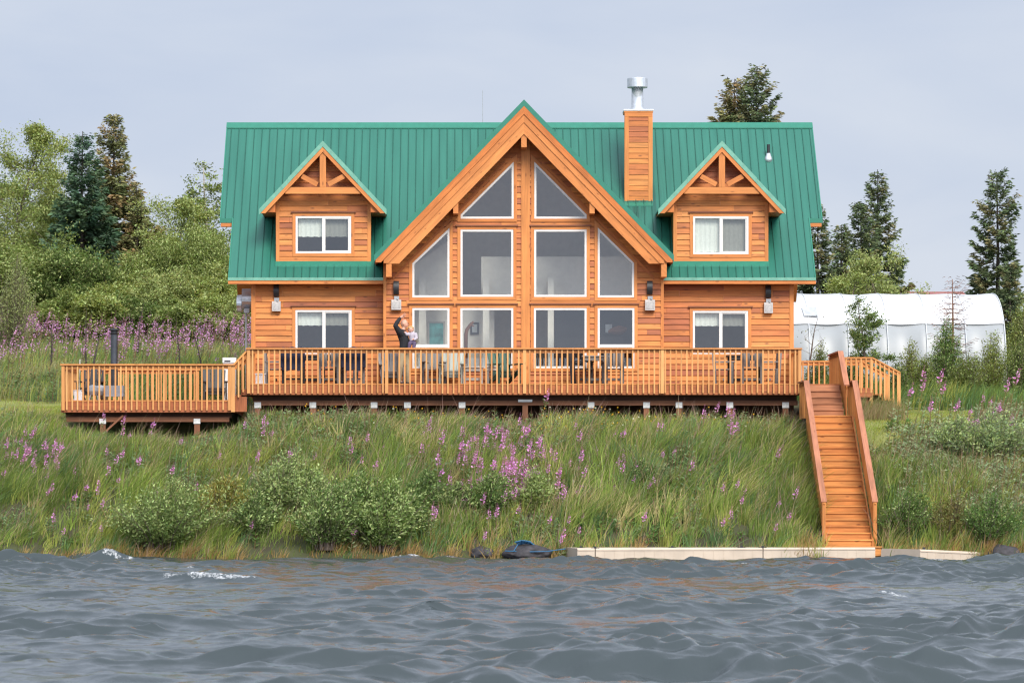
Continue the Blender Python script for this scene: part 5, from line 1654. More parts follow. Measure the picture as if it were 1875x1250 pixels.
def strip_grass(x0, x1, y0, y1, n, hmin, hmax, pal, seed, wmin=.008, wmax=.016, mask=None, leanx=.25):
    rng = np.random.default_rng(seed)
    x = rng.uniform(x0, x1, n); y = rng.uniform(y0, y1, n)
    ok = clear_of_built(x, y)
    if mask is not None: ok &= mask(x, y)
    x, y = x[ok], y[ok]; n = len(x)
    P = np.stack([x, y, ground(x, y)-.02], 1)
    pal = np.array(pal); q = fnoise(x*.8, y*.8, seed+1)
    ci = np.clip(((q-.25)*2*len(pal)+rng.normal(0, .7, n)).astype(int), 0, len(pal)-1)
    return blades(P, rng.uniform(hmin, hmax, n)*(.6+.8*fnoise(x*.6, y*.6, seed+2)), rng.uniform(wmin, wmax, n),
                  np.stack([leanx+rng.normal(0, .22, n), rng.normal(-.05, .22, n)], 1), rng.uniform(-1, 1, n), jit(rng, pal[ci], n, .25, .3), rng)
V, Fs, fc = merge_blades(bank_grass())
kind(np_mesh("bank_grass", V, Fs, GRASSM, None, False, fc), "stuff")
LG = [(.27, .32, .07), (.33, .36, .09), (.38, .37, .11), (.23, .28, .065)]
V, Fs, fc = merge_blades([strip_grass(-21, -7.9, -3, 6.2, 52000, .04, .10, LG, 31, .009, .016, lawn_mask), strip_grass(8.7, 19, -5.5, 4.4, 42000, .04, .10, LG, 35, .009, .016, lawn_mask),
                          strip_grass(8.8, 10.4, -1.6, .75, 1500, .35, .7, [(.36, .26, .17), (.30, .25, .12), (.2, .22, .08)], 44, .007, .012)])
kind(np_mesh("lawn_grass", V, Fs, GRASSM, None, False, fc), "stuff")
MG = [G_GREEN, G_BLUE, G_YEL, (.26, .28, .12), (.36, .32, .17)]
V, Fs, fc = merge_blades([strip_grass(-26, -6.5, 5.2, 26, 52000, .35, .8, MG, 51, .012, .024), strip_grass(8.5, 22, 3.6, 12.5, 26000, .4, .85, [G_GREEN, G_BLUE, (.10, .17, .045), G_YEL], 55, .012, .022)])
kind(np_mesh("meadow_grass", V, Fs, GRASSM, None, False, fc), "stuff")

# ---- fireweed
def fireweed_parts(rng, n, H, spread, flower, leafcol, pts=None, nleaf=22, nfl=46, lean=.16):
    """n stalks; returns (foliage pieces, flower pieces)"""
    st, lf, fl = [], [], []
    for k in range(n):
        bx, by, bz = (rng.normal(0, spread), rng.normal(0, spread), 0) if pts is None else pts[k]
        h = H*rng.uniform(.75, 1.12)
        lx, ly = lean+rng.normal(0, .08), rng.normal(0, .07)
        pos = lambda t: np.stack([bx+lx*h*t**1.7, by+ly*h*t**1.7, bz+h*t], -1)
        st.append(blades(np.array([[bx, by, bz]]), np.array([h]), np.array([.016]), np.array([[lx, ly]]), np.array([rng.uniform(-.4, .4)]), jit(rng, (.20, .12, .07), 1), rng))
        t = rng.uniform(.12, .66, nleaf); a = rng.uniform(0, 6.28, nleaf)
        D = np.stack([np.cos(a), np.sin(a), rng.uniform(.1, .9, nleaf)], 1)
        lf.append(leaves(pos(t), D, rng.uniform(.10, .17, nleaf)*(1.15-.5*t), rng.uniform(.024, .042, nleaf), jit(rng, leafcol, nleaf), rng))
        if flower:
            t = rng.uniform(.60, 1.0, nfl); a = rng.uniform(0, 6.28, nfl)
            rad = np.interp(t, [.6, .72, .86, 1], [.062, .070, .042, .010])*rng.uniform(.6, 1.1, nfl)
            c = pos(t)+np.stack([np.cos(a)*rad*.3, np.sin(a)*rad*.3, np.zeros(nfl)], 1)
            D = np.stack([np.cos(a), np.sin(a), rng.uniform(-.2, .7, nfl)], 1)
            f0 = np.where((t > .86)[:, None], np.array((.42, .15, .27))[None], np.array(flower)[None])
            fl.append(leaves(c, D, np.maximum(rad*1.0, .016), np.maximum(rad*.8, .014), jit(rng, f0, nfl, .2, .3), rng))
    return st, lf, fl
def blade_as_faces(parts):
    V, Fs, fc = merge_blades(parts)
    return V, Fs, fc
MAG = (.80, .36, .66)
FWL = (.22, .28, .13)
FW_PROTO = []
for k in range(5):
    rng = np.random.default_rng(100+k)
    st, lf, fl = fireweed_parts(rng, 1, 1.0, .05, MAG, FWL)
    V1, F1, c1 = merge_blades(st); V2, F2, c2 = merge_leaves(lf)
    mS = np_mesh("stem", V1, F1, GRASSM, None, False, c1, link=False)
    mL = np_mesh("foliage", V2, F2, LEAF, None, False, c2, link=False)
    V3, F3, c3 = merge_leaves(fl); mF = np_mesh("flower_spike", V3, F3, PETAL, None, False, c3, link=False)
    FW_PROTO.append((mS, mL, mF))
def find_y(px, py, h, lo=-10.2, hi=12.0, step=.05):
    y = lo
    while y < hi:
        z = float(ground(PX(px, y), y))+h
        if 900-(z-CZ)*6600/(100+y) <= py: return y
        y += step
    return None
frng = random.Random(5)
def fireweed(px, py, h, label, group):
    y = find_y(px, py, h)
    if y is None: return
    x = PX(px, y)
    if 7.2 < x < 8.85 and y < -2.4: return
    if -8 < x < 7.5 and y > -2.55: y = -2.55
    y = min(y, 9)
    t = thing("fireweed", label, "flower", (x, y, float(ground(x, y))-.02), frng.uniform(0, 6.28) if False else frng.uniform(-.5, .5), group)
    s = h*frng.uniform(.92, 1.08); t.scale = (s, s, s)
    pr = frng.choice(FW_PROTO)
    for nm, me in zip(("stem", "foliage", "flower_spike"), pr):
        o = bpy.data.objects.new(nm, me); COL.objects.link(o); o.parent = t
for n, (x0, x1, y0, y1), hh, lab in (
    (36, (420, 1440, 775, 960), (.65, 1.0), "pink fireweed standing singly in the grass of the middle bank"),
    (16, (150, 720, 770, 900), (.65, 1.0), "pink fireweed standing singly on the left half of the bank"),
    (118, (838, 1012, 768, 878), (.8, 1.2), "pink fireweed in the dense patch at mid-bank below the gable"),
    (32, (0, 112, 772, 838), (.7, 1.0), "pink fireweed along the bank edge left of the lower deck"),
    (22, (60, 345, 812, 962), (.7, 1.05), "pink fireweed leaning in the tall grass below the lower deck"),
    (13, (400, 690, 758, 930), (.7, 1.0), "pink fireweed among the bushes below the left house wing"),
    (20, (1050, 1210, 756, 880), (.7, 1.05), "pink fireweed below the right half of the gable"),
    (5, (985, 1045, 885, 972), (.8, 1.1), "tall pink fireweed standing near the left end of the dock"),
    (8, (1290, 1450, 862, 955), (.7, 1.0), "pink fireweed in the grass just left of the shore stairs"),
    (18, (1745, 1872, 706, 768), (.8, 1.1), "pink fireweed on the bank top right of the lawn"),
    (14, (1655, 1870, 640, 712), (1.0, 1.4), "pink fireweed behind the right lawn before the white tunnel"),
    (7, (1270, 1345, 736, 762), (.8, 1.1), "pink fireweed reaching up to the deck beam near its right end"),
    (5, (470, 500, 752, 776), (.7, .9), "pink fireweed beside the deck's leftmost support post"),
    (8, (180, 330, 748, 800), (.7, .95), "pink fireweed in front of the lower deck beam"),
    (12, (720, 850, 756, 800), (.6, .9), "pink fireweed at the top of the bank under the deck left of the middle")):
    for _ in range(n):
        a = frng.random(); 
        if n > 50:
            px_, pyy = frng.gauss((x0+x1)/2, (x1-x0)/3.4), frng.gauss((y0+y1)/2, (y1-y0)/3.0)
        else: px_, pyy = frng.uniform(x0, x1), frng.uniform(y0, y1)
        fireweed(px_, pyy, frng.uniform(*hh), lab, lab.replace("pink fireweed", "fireweed"))
# the far drift of fireweed behind the lower deck, and leafy unflowered stems on the bank
def drift(name, n, box, H, flower, leafcol, seed, dens, nleaf=10, nfl=26, lean=.14):
    rng = np.random.default_rng(seed); pts = []
    while len(pts) < n:
        x, y = rng.uniform(box[0], box[1]), rng.uniform(box[2], box[3])
        if rng.random() < dens(x, y) and clear_of_built(np.array([x]), np.array([y]))[0]:
            pts.append((x, y, float(ground(x, y))-.02))
    st, lf, fl = fireweed_parts(rng, n, H, 0, flower, leafcol, pts, nleaf, nfl, lean)
    V1, F1, c1 = merge_blades(st); V2, F2, c2 = merge_leaves(lf+fl)
    q = np.vstack([F1[0], F2[0]+len(V1)]); t = F1[1]
    nq1 = len(F1[0])
    fc_ = np.vstack([c1[:nq1], c2, c1[nq1:]])
    o = np_mesh(name, np.vstack([V1, V2]), [q, t], PETAL if flower else LEAF, None, False, fc_)
    return kind(o, "stuff")
drift("meadow_fireweed", 2300, (-26, -6.6, 9, 26.5), 1.5, (.62, .32, .54), (.27, .29, .15), 201,
      lambda x, y: np.clip((fnoise(x*.35, y*.35, 71)-.30)*3.6, .08, 1)*np.clip((y-9)/7, .2, 1), 9, 24)
drift("bank_leafy_stems", 1150, (-16, 7.2, -9.6, -3.4), .85, None, (.21, .275, .13), 202,
      lambda x, y: np.clip((fnoise(x*.5, y*.5, 72)-.42)*4, .02, 1)*(0 if (-12.8 < x < -7.6 and y > -5.0) else 1), 26)
drift("bank_broadleaf_weeds", 1500, (-16, 14.5, -9.7, -3.2), .5, None, (.13, .22, .065), 209,
      lambda x, y: np.clip((fnoise(x*.6, y*.8, 79)-.5)*6, .0, 1)*(0 if (-12.8 < x < -7.6 and y > -5.0) else 1), 20)
drift("right_leafy_stems", 1100, (8.9, 15, -9.2, -2.4), .95, None, (.31, .37, .21), 203,
      lambda x, y: np.clip((fnoise(x*.5, y*.5, 73)-.40)*4, .03, 1)*np.clip((x-9.4)/1.5, .05, 1)*(1 if (y < -4.5 or x > 12) else .05), 30)
drift("meadow_leafy_stems", 420, (-26, -8, 4.6, 10), .9, None, (.15, .21, .09), 204, lambda x, y: np.clip((fnoise(x*.5, y*.5, 74)-.35)*4, .05, 1), 22)
# yellow and white flower heads under the deck edge
def dots():
    rng = np.random.default_rng(7); n = 190
    x = rng.uniform(-6, 6.5, n); x = np.where(rng.random(n) < .4, rng.normal(1.7, .7, n), x); y = rng.uniform(-4.6, -2.6, n)
    P = np.stack([x, y, ground(x, y)+rng.uniform(.3, .55, n)], 1)
    n5 = 6; C = np.repeat(P, n5, 0); a = np.tile(np.arange(n5)*6.283/n5, n)
    D = np.stack([np.cos(a), np.sin(a)*.4-.3, np.sin(a)*.9+.2], 1)
    col = np.where((rng.random(n) < .8)[:, None], np.array((.75, .42, .03))[None], np.array((.75, .75, .6))[None])
    st = blades(np.stack([x, y, ground(x, y)], 1), P[:, 2]-ground(x, y), np.full(n, .009), np.zeros((n, 2)), rng.uniform(-1, 1, n), jit(rng, G_GREEN, n), rng)
    V2, F2, c2 = leaves(C, D, np.full(len(C), .028), np.full(len(C), .02), np.repeat(col, n5, 0), rng)
    V1, Q, T, c1 = st; nq = len(Q)
    return kind(np_mesh("wildflowers", np.vstack([V1, V2]), [np.vstack([Q, F2+len(V1)]), T], LEAF, None, False, np.vstack([c1[:nq], c2, c1[nq:]])), "stuff")
dots()
# ------------------------------------------------------------------ trees and bushes
def tree_thing(name, label, cat, loc, trunk_mb, bark, V, Fs, fc, mat, rz=0, group=None, crown="crown", trunk="trunk"):
    t = thing(name, label, cat, loc, rz, group)
    if trunk_mb is not None:
        m = trunk_mb
        m.v = [(a+loc[0], b+loc[1], c+loc[2]) for a, b, c in m.v]
        m.build(trunk, bark, t, True, weld=False)
    if V is not None:
        o = np_mesh(crown, V, Fs, mat, None, False, fc); o.parent = t
        KIDS.setdefault(t.name, []).append(o)
    return t
DEADBARK = plain("dead_brown_bark", (.20, .105, .07), .9, 0, .3, 12)
def spruce(name, label, px, py_top, Y, wpx, cols, seed, base_py=None, sparse=1.0, bare=.05, shape=.85, dead=False, leanx=0.0, irregular=.35):
    rng = np.random.default_rng(seed)
    x = PX(px, Y); z0 = float(ground(x, Y))
    H = PZ(py_top, Y)-z0
    Rm = wpx/2*(100+Y)/6600
    tb = MB()
    tp = lambda t: np.array([leanx*H*t+.05*math.sin(t*7+seed)*H*.06, .03*math.sin(t*5)*H*.05, H*t])
    tb.tube([tp(i/10) for i in range(11)], [max(.012, .017*H*(1-i/10)+.008) for i in range(11)], 8)
    nw = int(H*3.8*sparse)+6
    parts = []
    cols = [np.array(c) for c in cols]
    for i in range(nw):
        t = bare+(1-bare)*((i+rng.random()*.6)/nw)**.92
        if t > .985: continue
        nb_ = rng.integers(4, 7)
        a0 = rng.random()*6.28
        env = (1-t)**shape*Rm + .10
        env *= 1-.25*np.exp(-((t-bare)/.05)**2)
        for b in range(nb_):
            az = a0+b*6.283/nb_+rng.normal(0, .25)
            nz = float(vnoise(np.array(math.cos(az)*1.5+t*7+seed), np.array(math.sin(az)*1.5+seed*3), seed))
            Lb = env*(1-irregular+irregular*2*nz)*rng.uniform(.75, 1.1)
            if Lb < .08: continue
            up = np.interp(t, [0, .5, .85, 1], [-.28, -.12, .35, .9])+rng.normal(0, .07)
            c0 = tp(t); d = np.array([math.cos(az), math.sin(az), 0])
            npos = lambda s: c0[None]+d[None]*(Lb*s)[:, None]+np.stack([0*s, 0*s, Lb*(up*s-.16*np.sin(s*3.1)+.18*s**3)], 1)
            if Lb > .3:
                e = npos(np.array([0, .5, 1.0])); tb.tube([e[0], e[1], e[2]], [.010+.004*Lb, .008, .003], 4, False)
            if dead:
                for s in np.linspace(.2, .98, max(3, int(Lb/.07))):
                    e = npos(np.array([s]))[0]; sd = np.cross(d, [0, 0, 1])*rng.choice([-1, 1])
                    tb.tube([e, e+(sd*.5+d*.6)*.22*rng.uniform(.5, 1.1)+np.array([0, 0, -.03])], [.010, .004], 3, False)
                continue
            k = max(6, int(Lb/.0072))
            s = rng.uniform(.12, 1.0, k)**.8
            C = npos(s)+rng.normal(0, .05, (k, 3))
            sd = np.cross(d, [0, 0, 1])
            sgn = rng.choice([-1, 1], k)
            D = d[None]*rng.uniform(.35, 1, k)[:, None]+sd[None]*(sgn*rng.uniform(.2, 1, k))[:, None]+np.stack([0*s, 0*s, rng.uniform(-.45, .25, k)], 1)
            ll = rng.uniform(.14, .32, k)*np.clip(Lb/1.0, .6, 1.2)
            q = rng.random()
            base = cols[0]*(1-q)+cols[1]*q if rng.random() < .8 else cols[-1]
            cc = jit(rng, base, k, .2, .35)
            tip = s > .72; cc[tip] = np.clip(cc[tip]*1.35, 0, .6)
            parts.append(leaves(C, D, ll, ll*rng.uniform(.24, .42, k), cc, rng))
    V, Fs, fc = merge_leaves(parts) if parts else (None, None, None)
    return tree_thing(name, label, "tree", (x, Y, z0-.05), tb, DARKBARK if not dead else DEADBARK, V, Fs, fc, NEEDLE)
def limb_tree(rng, H, Rm, nst, col, lsize, dens, trunk_r, crown_lo=.25, pale=.25, bush=False, lean=.05, palecol=(.38, .44, .17), flat=1.0, twig=.28):
    """branching skeleton with leaf clumps at the twigs"""
    tb = MB(); parts = []; clumps = []
    def limb(p0, d, L, r, lev):
        p0 = np.array(p0, float); d = np.array(d, float)/np.linalg.norm(d)
        pts = [p0]; n = 4
        for i in range(n):
            d = d+rng.normal(0, .13, 3)+np.array([lean*.3, 0, .05]); d /= np.linalg.norm(d)
            pts.append(pts[-1]+d*L/n)
        tb.tube(pts, [r*(1-.75*i/n) for i in range(n+1)], 6 if lev < 1 else 4, False)
        if lev >= 2 or (lev == 1 and L < .45):
            for s in (.4, .7, 1.0):
                k = min(n, int(round(s*n))); clumps.append((pts[k], d.copy(), L))
            return
        m = rng.integers(3, 6) if lev else rng.integers(6, 10)
        for j in range(m):
            s = rng.uniform(.35 if lev == 0 else .25, 1.0); k = min(n-1, int(s*n)); f = s*n-k
            q = pts[k]*(1-f)+pts[min(k+1, n)]*f
            a = rng.uniform(0, 6.283); sp = rng.uniform(.5, 1.1)
            o = np.array([math.cos(a), math.sin(a)*flat, rng.uniform(-.1, .5)])
            nd = d*.8+o*sp
            limb(q, nd, L*rng.uniform(.38, .62), r*.5, lev+1)
        clumps.append((pts[-1], d.copy(), L*.5))
    if bush:
        for i in range(nst):
            a = rng.uniform(0, 6.283); s = rng.uniform(0, 1)**.5
            base = np.array([math.cos(a)*Rm*.25*s, math.sin(a)*Rm*.25*s, 0])
            hh = H*rng.uniform(.6, 1.0)*(1-.30*s)
            d = np.array([math.cos(a)*s*Rm/H*1.05+lean, math.sin(a)*s*Rm/H*1.05, 1.0])
            limb(base, d, hh*.80, trunk_r*rng.uniform(.6, 1), 1 if H < 1.6 else 0)
    else:
        tp = [np.array([0, 0, 0.])]
        d = np.array([lean*.5, 0, 1.])
        for i in range(8):
            d = d+np.array([rng.normal(0, .06), rng.normal(0, .06), .03]); d /= np.linalg.norm(d); tp.append(tp[-1]+d*H*.9/8)
        tb.tube(tp, [trunk_r*(1-.85*i/8) for i in range(9)], 8, False)
        for j in range(nst):
            s = crown_lo+(1-crown_lo)*(j+rng.random())/nst
            k = min(7, int(s*8)); f = s*8-k; q = tp[k]*(1-f)+tp[k+1]*f
            a = j*2.4+rng.normal(0, .5)
            env = Rm*np.interp(s, [crown_lo, crown_lo+.25*(1-crown_lo), .75, 1.0], [.65, 1.0, .85, .30])*rng.uniform(.65, 1.15)
            limb(q, (math.cos(a), math.sin(a), rng.uniform(.35, .95)), env, trunk_r*.4*(1.2-s), 1)
        clumps.append((tp[-1], d.copy(), .5))
    col = np.array(col); pc = np.array(palecol)
    for p, d, L in clumps:
        if rng.random() < .08: continue
        k = int(dens*rng.uniform(.5, 1.4))
        if k < 1: continue
        C = p[None]+rng.normal(0, twig, (k, 3))*np.array([1, 1, .8])*np.clip(L, .35, 1.0)
        D = rng.standard_normal((k, 3))+np.array([lean*2+.25, 0, .25])
        q = rng.random()
        cb = col*(.72+.6*q)
        cc = jit(rng, cb, k, .25, .25)
        pm = rng.random(k) < pale*(.4+1.2*rng.random())
        cc[pm] = jit(rng, pc, pm.sum(), .15, .25)
        ll = lsize*rng.uniform(.6, 1.3, k)
        parts.append(leaves(C, D, ll, ll*rng.uniform(.38, .6, k), cc, rng))
    # keep the whole in the height asked for
    if not parts: return tb, None, None, None
    V, Fs, fc = merge_leaves(parts)
    zmax = V[:, 2].max(); rx = np.percentile(np.abs(V[:, 0]-np.median(V[:, 0])), 97)
    s = H/zmax; sx = Rm/rx
    V = V*np.array([sx, sx, s])
    tb.v = [(a*sx, b*sx, c*s) for a, b, c in tb.v]
    return tb, V, Fs, fc
def shoot_bush(rng, H, Rm, n, col, lsize, pale, palecol, lean, nl=38):
    tb = MB(); parts = []
    col = np.array(col); pc = np.array(palecol)
    for i in range(n):
        a = rng.uniform(0, 6.283); s = rng.uniform(0, 1)**.55
        b = np.array([math.cos(a)*Rm*.32*s, math.sin(a)*Rm*.26*s, 0])
        hh = H*(1-.5*s**2.2)*rng.uniform(.72, 1.08)
        out = Rm*(.25+.62*s)*rng.uniform(.7, 1.1)
        e = np.array([math.cos(a)*out*s+lean*hh*rng.uniform(.4, 1.2), math.sin(a)*out*.8*s, hh])
        t = np.linspace(0, 1, 6)[:, None]
        path = b+(e*np.array([1, 1, 0]))*t**1.5+np.array([0, 0, 1])*hh*(t*(1.12-.12*t))
        if i % 3 == 0: tb.tube(list(path), [.013, .011, .009, .007, .005, .003], 4, False)
        k = int(nl*rng.uniform(.7, 1.3)); u = rng.uniform(.12, 1.02, k)**.85
        f = np.clip(u, 0, .999)*5; j = f.astype(int); f = (f-j)[:, None]
        C = path[j]*(1-f)+path[j+1]*f
        ax = path[j+1]-path[j]; ax /= np.linalg.norm(ax, axis=1, keepdims=True)
        r = rng.standard_normal((k, 3)); r -= ax*(r*ax).sum(1, keepdims=True); r /= np.linalg.norm(r, axis=1, keepdims=True)
        C = C+r*rng.uniform(0, .07, (k, 1))
        D = ax*rng.uniform(.3, 1.1, (k, 1))+r*.8+np.array([lean*1.2, 0, 0])
        q = .7+.6*rng.random()
        cc = jit(rng, col*q*.95, k, .25, .25)
        pm = rng.random(k) < pale*(.0+1.5*rng.random())*np.clip(.45+.9*u, 0, 1.2)
        cc[pm] = jit(rng, pc, pm.sum(), .15, .25)
        ll = lsize*rng.uniform(.65, 1.3, k)*(1.1-.35*u)
        parts.append(leaves(C, D, ll, ll*rng.uniform(.34, .52, k), cc, rng))
    V, Fs, fc = merge_leaves(parts)
    return tb, V, Fs, fc
def leafy(name, label, cat, px, py_top, Y, wpx, col, seed, kindof="tree", nst=14, lsize=.085, dens=46, trunk_r=.08, lo=.25, pale=.25, lean=.06, bark=None, py_base=None, palecol=(.40, .46, .18), crown=None, trunk=None, twig=.28):
    rng = np.random.default_rng(seed)
    x = PX(px, Y); z0 = float(ground(x, Y))
    H = max(.3, PZ(py_top, Y)-z0); Rm = wpx/2*(100+Y)/6600
    if kindof == "bush":
        tb, V, Fs, fc = shoot_bush(rng, H, Rm, int(40+190*Rm*min(H, 2.5)**.5*.9*(1 if lsize < .09 else .8)), col, lsize, pale, palecol, lean, int(22+13*H))
    else: tb, V, Fs, fc = limb_tree(rng, H, Rm, nst, col, lsize, dens, trunk_r, lo, pale, kindof == "clump", lean, palecol, twig=twig)
    return tree_thing(name, label, cat, (x, Y, z0-.04), tb, bark or BARK, V, Fs, fc, LEAF, 0, None, crown or ("foliage" if kindof != "tree" else "crown"), trunk or ("stem" if kindof != "tree" else "trunk"))
G1, G2, G3, G4 = (.155, .195, .05), (.22, .25, .065), (.105, .15, .042), (.25, .275, .095)
SP_D = [(.045, .085, .05), (.07, .115, .065), (.09, .135, .07)]
SP_O = [(.12, .135, .055), (.18, .165, .07), (.23, .17, .08)]
SP_M = [(.07, .10, .05), (.11, .135, .06), (.16, .15, .07)]
# left wood
spruce("spruce_tree", "dark blue-green spruce, the lower of the two behind the left bushes", 150, 238, 33, 265, SP_D, 1, bare=.12, shape=1.0)
spruce("spruce_tree", "tall olive spruce with brownish top behind the dark spruce", 207, 207, 36, 250, SP_O, 2, bare=.1, shape=.95, irregular=.5)
spruce("spruce_tree", "short olive spruce at the right foot of the tall spruce pair", 250, 335, 35, 95, SP_O, 3, bare=.1)
leafy("birch_tree", "tall light-leaved birch at the left edge of the wood", "tree", 8, 217, 37, 190, G2, 11, nst=28, dens=85, pale=.35, trunk_r=.12)
leafy("birch_tree", "slender birch between the leftmost birch and the dark spruce", "tree", 66, 280, 40, 90, G2, 12, nst=20, dens=60, pale=.35, trunk_r=.09)
leafy("willow_tree", "broad willow left of the dark spruce with leafy top", "tree", 50, 345, 35, 160, G1, 13, nst=24, dens=85, pale=.3, lo=.1)
leafy("willow_tree", "rounded bright willow halfway between the tall spruces and the house", "tree", 325, 345, 31, 165, G2, 14, nst=26, dens=85, pale=.4, lo=.1)
leafy("birch_tree", "sparse young birch rising beside the left edge of the green roof", "tree", 396, 285, 34, 85, G1, 15, nst=15, dens=34, pale=.2, lo=.42, trunk_r=.07, bark=plain("pale_bark", (.36, .32, .27), .85, 0, .3, 20))
leafy("willow_tree", "dark leafy willow tucked against the house's left roof edge", "tree", 418, 395, 30, 90, G3, 16, nst=14, dens=60, pale=.15, lo=.05)
B = [(-5, 405, 27, 170, G1, .3, "leafy bush at the far left edge above the meadow"), (75, 398, 28, 150, G1, .25, "yellow-green bush left of the spruces, above the fireweed meadow"),
     (128, 440, 26, 120, G3, .2, "dark green bush under the dark spruce"), (205, 482, 25, 120, G2, .35, "light green bush below the olive spruce"),
     (268, 425, 27, 120, G1, .3, "bush under the right flank of the olive spruce"), (300, 470, 24, 120, G4, .55, "silvery willow bush in the middle of the left thicket"),
     (346, 388, 26, 120, G1, .35, "dense bush left of the house, below the rounded willow"), (405, 470, 24, 120, G2, .45, "pale willow bush close to the house's left corner"),
     (440, 520, 21, 80, G4, .55, "small pale willow bush behind the meter boxes"), (385, 520, 22, 90, G2, .4, "low bush at the foot of the thicket near the house"),
     (250, 520, 22.5, 110, G3, .25, "low dark bush at the top of the fireweed slope"), (110, 520, 22.5, 120, G1, .25, "low bush at the meadow edge under the dark spruce"),
     (175, 525, 22, 90, G2, .4, "low light bush behind the bare saplings"), (320, 530, 21.5, 90, G1, .35, "low bush above the fireweed left of the house")]
for k, (px, pt, Y, w, c, pl, lab) in enumerate(B):
    leafy("willow_bush", lab, "bush", px, pt, Y, w, c, 30+k, "clump", nst=26, lsize=.105, dens=62, trunk_r=.04, pale=pl*.8)
for k, (px, pt, Y, w, lab) in enumerate(((-20, 300, 50, 220, "background wood left of the spruces, leftmost tree"), (110, 350, 48, 180, "leafy tree in the background behind the dark spruce"), (300, 420, 46, 200, "background tree behind the rounded willow"), (440, 430, 44, 150, "background tree behind the house's left roof edge"), (200, 400, 47, 170, "background tree between the spruces and the rounded willow"))):
    leafy("birch_tree", lab, "tree", px, pt, Y, w, G3, 60+k, nst=24, dens=80, lo=.05, lsize=.12, pale=.25)
leafy("willow_bush", "greyish twiggy bush at the left picture edge in the meadow", "bush", 22, 472, 17, 85, (.2, .2, .11), 70, "bush", nst=12, dens=16, lsize=.07, trunk_r=.03, pale=.5)
for k, (px, pt, Y, lab) in enumerate(((155, 560, 13, "bare dark sapling left of the stovepipe"), (170, 590, 12, "bare leaning sapling nearest the stovepipe's left side"), (245, 545, 14, "bare forked sapling behind the stovepipe"), (331, 575, 12, "bare sapling above the lower deck's middle railing"), (374, 590, 11, "thin bare sapling near the white cabinet"), (92, 590, 13, "bare sapling in the fireweed left of the lower deck"))):
    leafy("sapling", lab, "tree", px, pt, Y, 34, (.12, .13, .05), 80+k, nst=9, dens=1.5, lsize=.06, trunk_r=.035, lo=.2, bark=DARKBARK)
# right side
spruce("spruce_tree", "tall dark spruce behind the right roof ridge", 1386, 118, 20, 250, SP_M, 4, bare=.2, shape=.75)
spruce("spruce_tree", "brownish spruce beside the taller one behind the right roof ridge", 1346, 142, 21, 230, SP_O, 5, bare=.2, shape=.6, irregular=.5)
spruce("spruce_tree", "dark spruce half hidden by the house's right roof edge", 1498, 372, 27, 140, SP_M, 6, bare=.05)
spruce("spruce_tree", "small spruce between the roof edge and the tall spruce right of the house", 1540, 410, 30, 110, SP_M, 7, bare=.05)
spruce("spruce_tree", "tall pointed spruce right of the house behind the pale willow", 1606, 308, 33, 140, SP_M, 8, bare=.05, shape=.8)
spruce("spruce_tree", "broad spruce just left of the pointed spruce right of the house", 1576, 372, 31, 125, SP_M, 9, bare=.05, shape=.6)
leafy("willow_tree", "pale round willow above the white tunnel", "tree", 1612, 436, 26, 135, G4, 17, nst=18, dens=60, pale=.5, lo=.1)
leafy("willow_tree", "low pale willow between the house and the round willow", "tree", 1532, 487, 25, 110, G2, 18, nst=16, dens=55, pale=.5, lo=.05)
spruce("spruce_tree", "tall ragged spruce right of the white tunnel", 1826, 312, 30, 135, SP_M, 10, bare=.12, shape=.5, sparse=.85, irregular=.6)
leafy("willow_bush", "bush beyond the right end of the white tunnel", "bush", 1868, 545, 17, 90, G2, 20, "bush", nst=14, dens=55, trunk_r=.04, pale=.3)
spruce("spruce_tree", "small spruce low behind the right end of the tunnel", 1850, 480, 28, 90, SP_M, 25, bare=.05)
leafy("alder_tree", "small thin-trunked alder standing before the white tunnel", "tree", 1588, 532, 8, 84, (.14, .20, .065), 21, nst=16, dens=48, lsize=.07, trunk_r=.05, lo=.25, pale=.12, twig=.2)
spruce("dead_spruce", "dead brown spruce standing before the white tunnel", 1744, 508, 9, 85, [(.22, .10, .05), (.26, .13, .06), (.18, .09, .05)], 22, bare=.1, dead=True, shape=.5, sparse=1.1)
leafy("alder_bush", "leafy alder bush around the dead spruce's trunk", "bush", 1728, 585, 8.3, 80, (.13, .205, .06), 23, "bush", nst=9, dens=50, trunk_r=.03, pale=.15)
leafy("sapling", "bare grey sapling at the house's right corner before the tunnel", "tree", 1478, 575, 6, 60, (.12, .13, .05), 24, nst=10, dens=1.2, lsize=.05, trunk_r=.035, lo=.2, bark=BARK)
RB = [(1497, 628, 6.5, 50, G1, .3, "low bush left of the small alder, behind the side landing"), (1562, 640, 6, 60, G3, .2, "low bush under the small alder"), (1662, 622, 7.5, 70, G2, .3, "bush halfway along the tunnel's foot"), (1690, 650, 6.5, 70, G1, .2, "low bush left of the leafy alder bush"),
      (1768, 640, 7, 80, G1, .2, "bush right of the dead spruce"), (1815, 606, 8, 90, G2, .3, "tall bush in front of the tunnel's right end"), (1866, 610, 6, 70, G3, .25, "bush at the right picture edge behind the lawn"), (1640, 660, 5.5, 60, G3, .2, "low bush beyond the side steps")]
for k, (px, pt, Y, w, c, pl, lab) in enumerate(RB):
    leafy("green_bush", lab, "bush", px, pt, Y, w, c, 120+k, "bush", nst=11, lsize=.075, dens=46, trunk_r=.025, pale=pl)
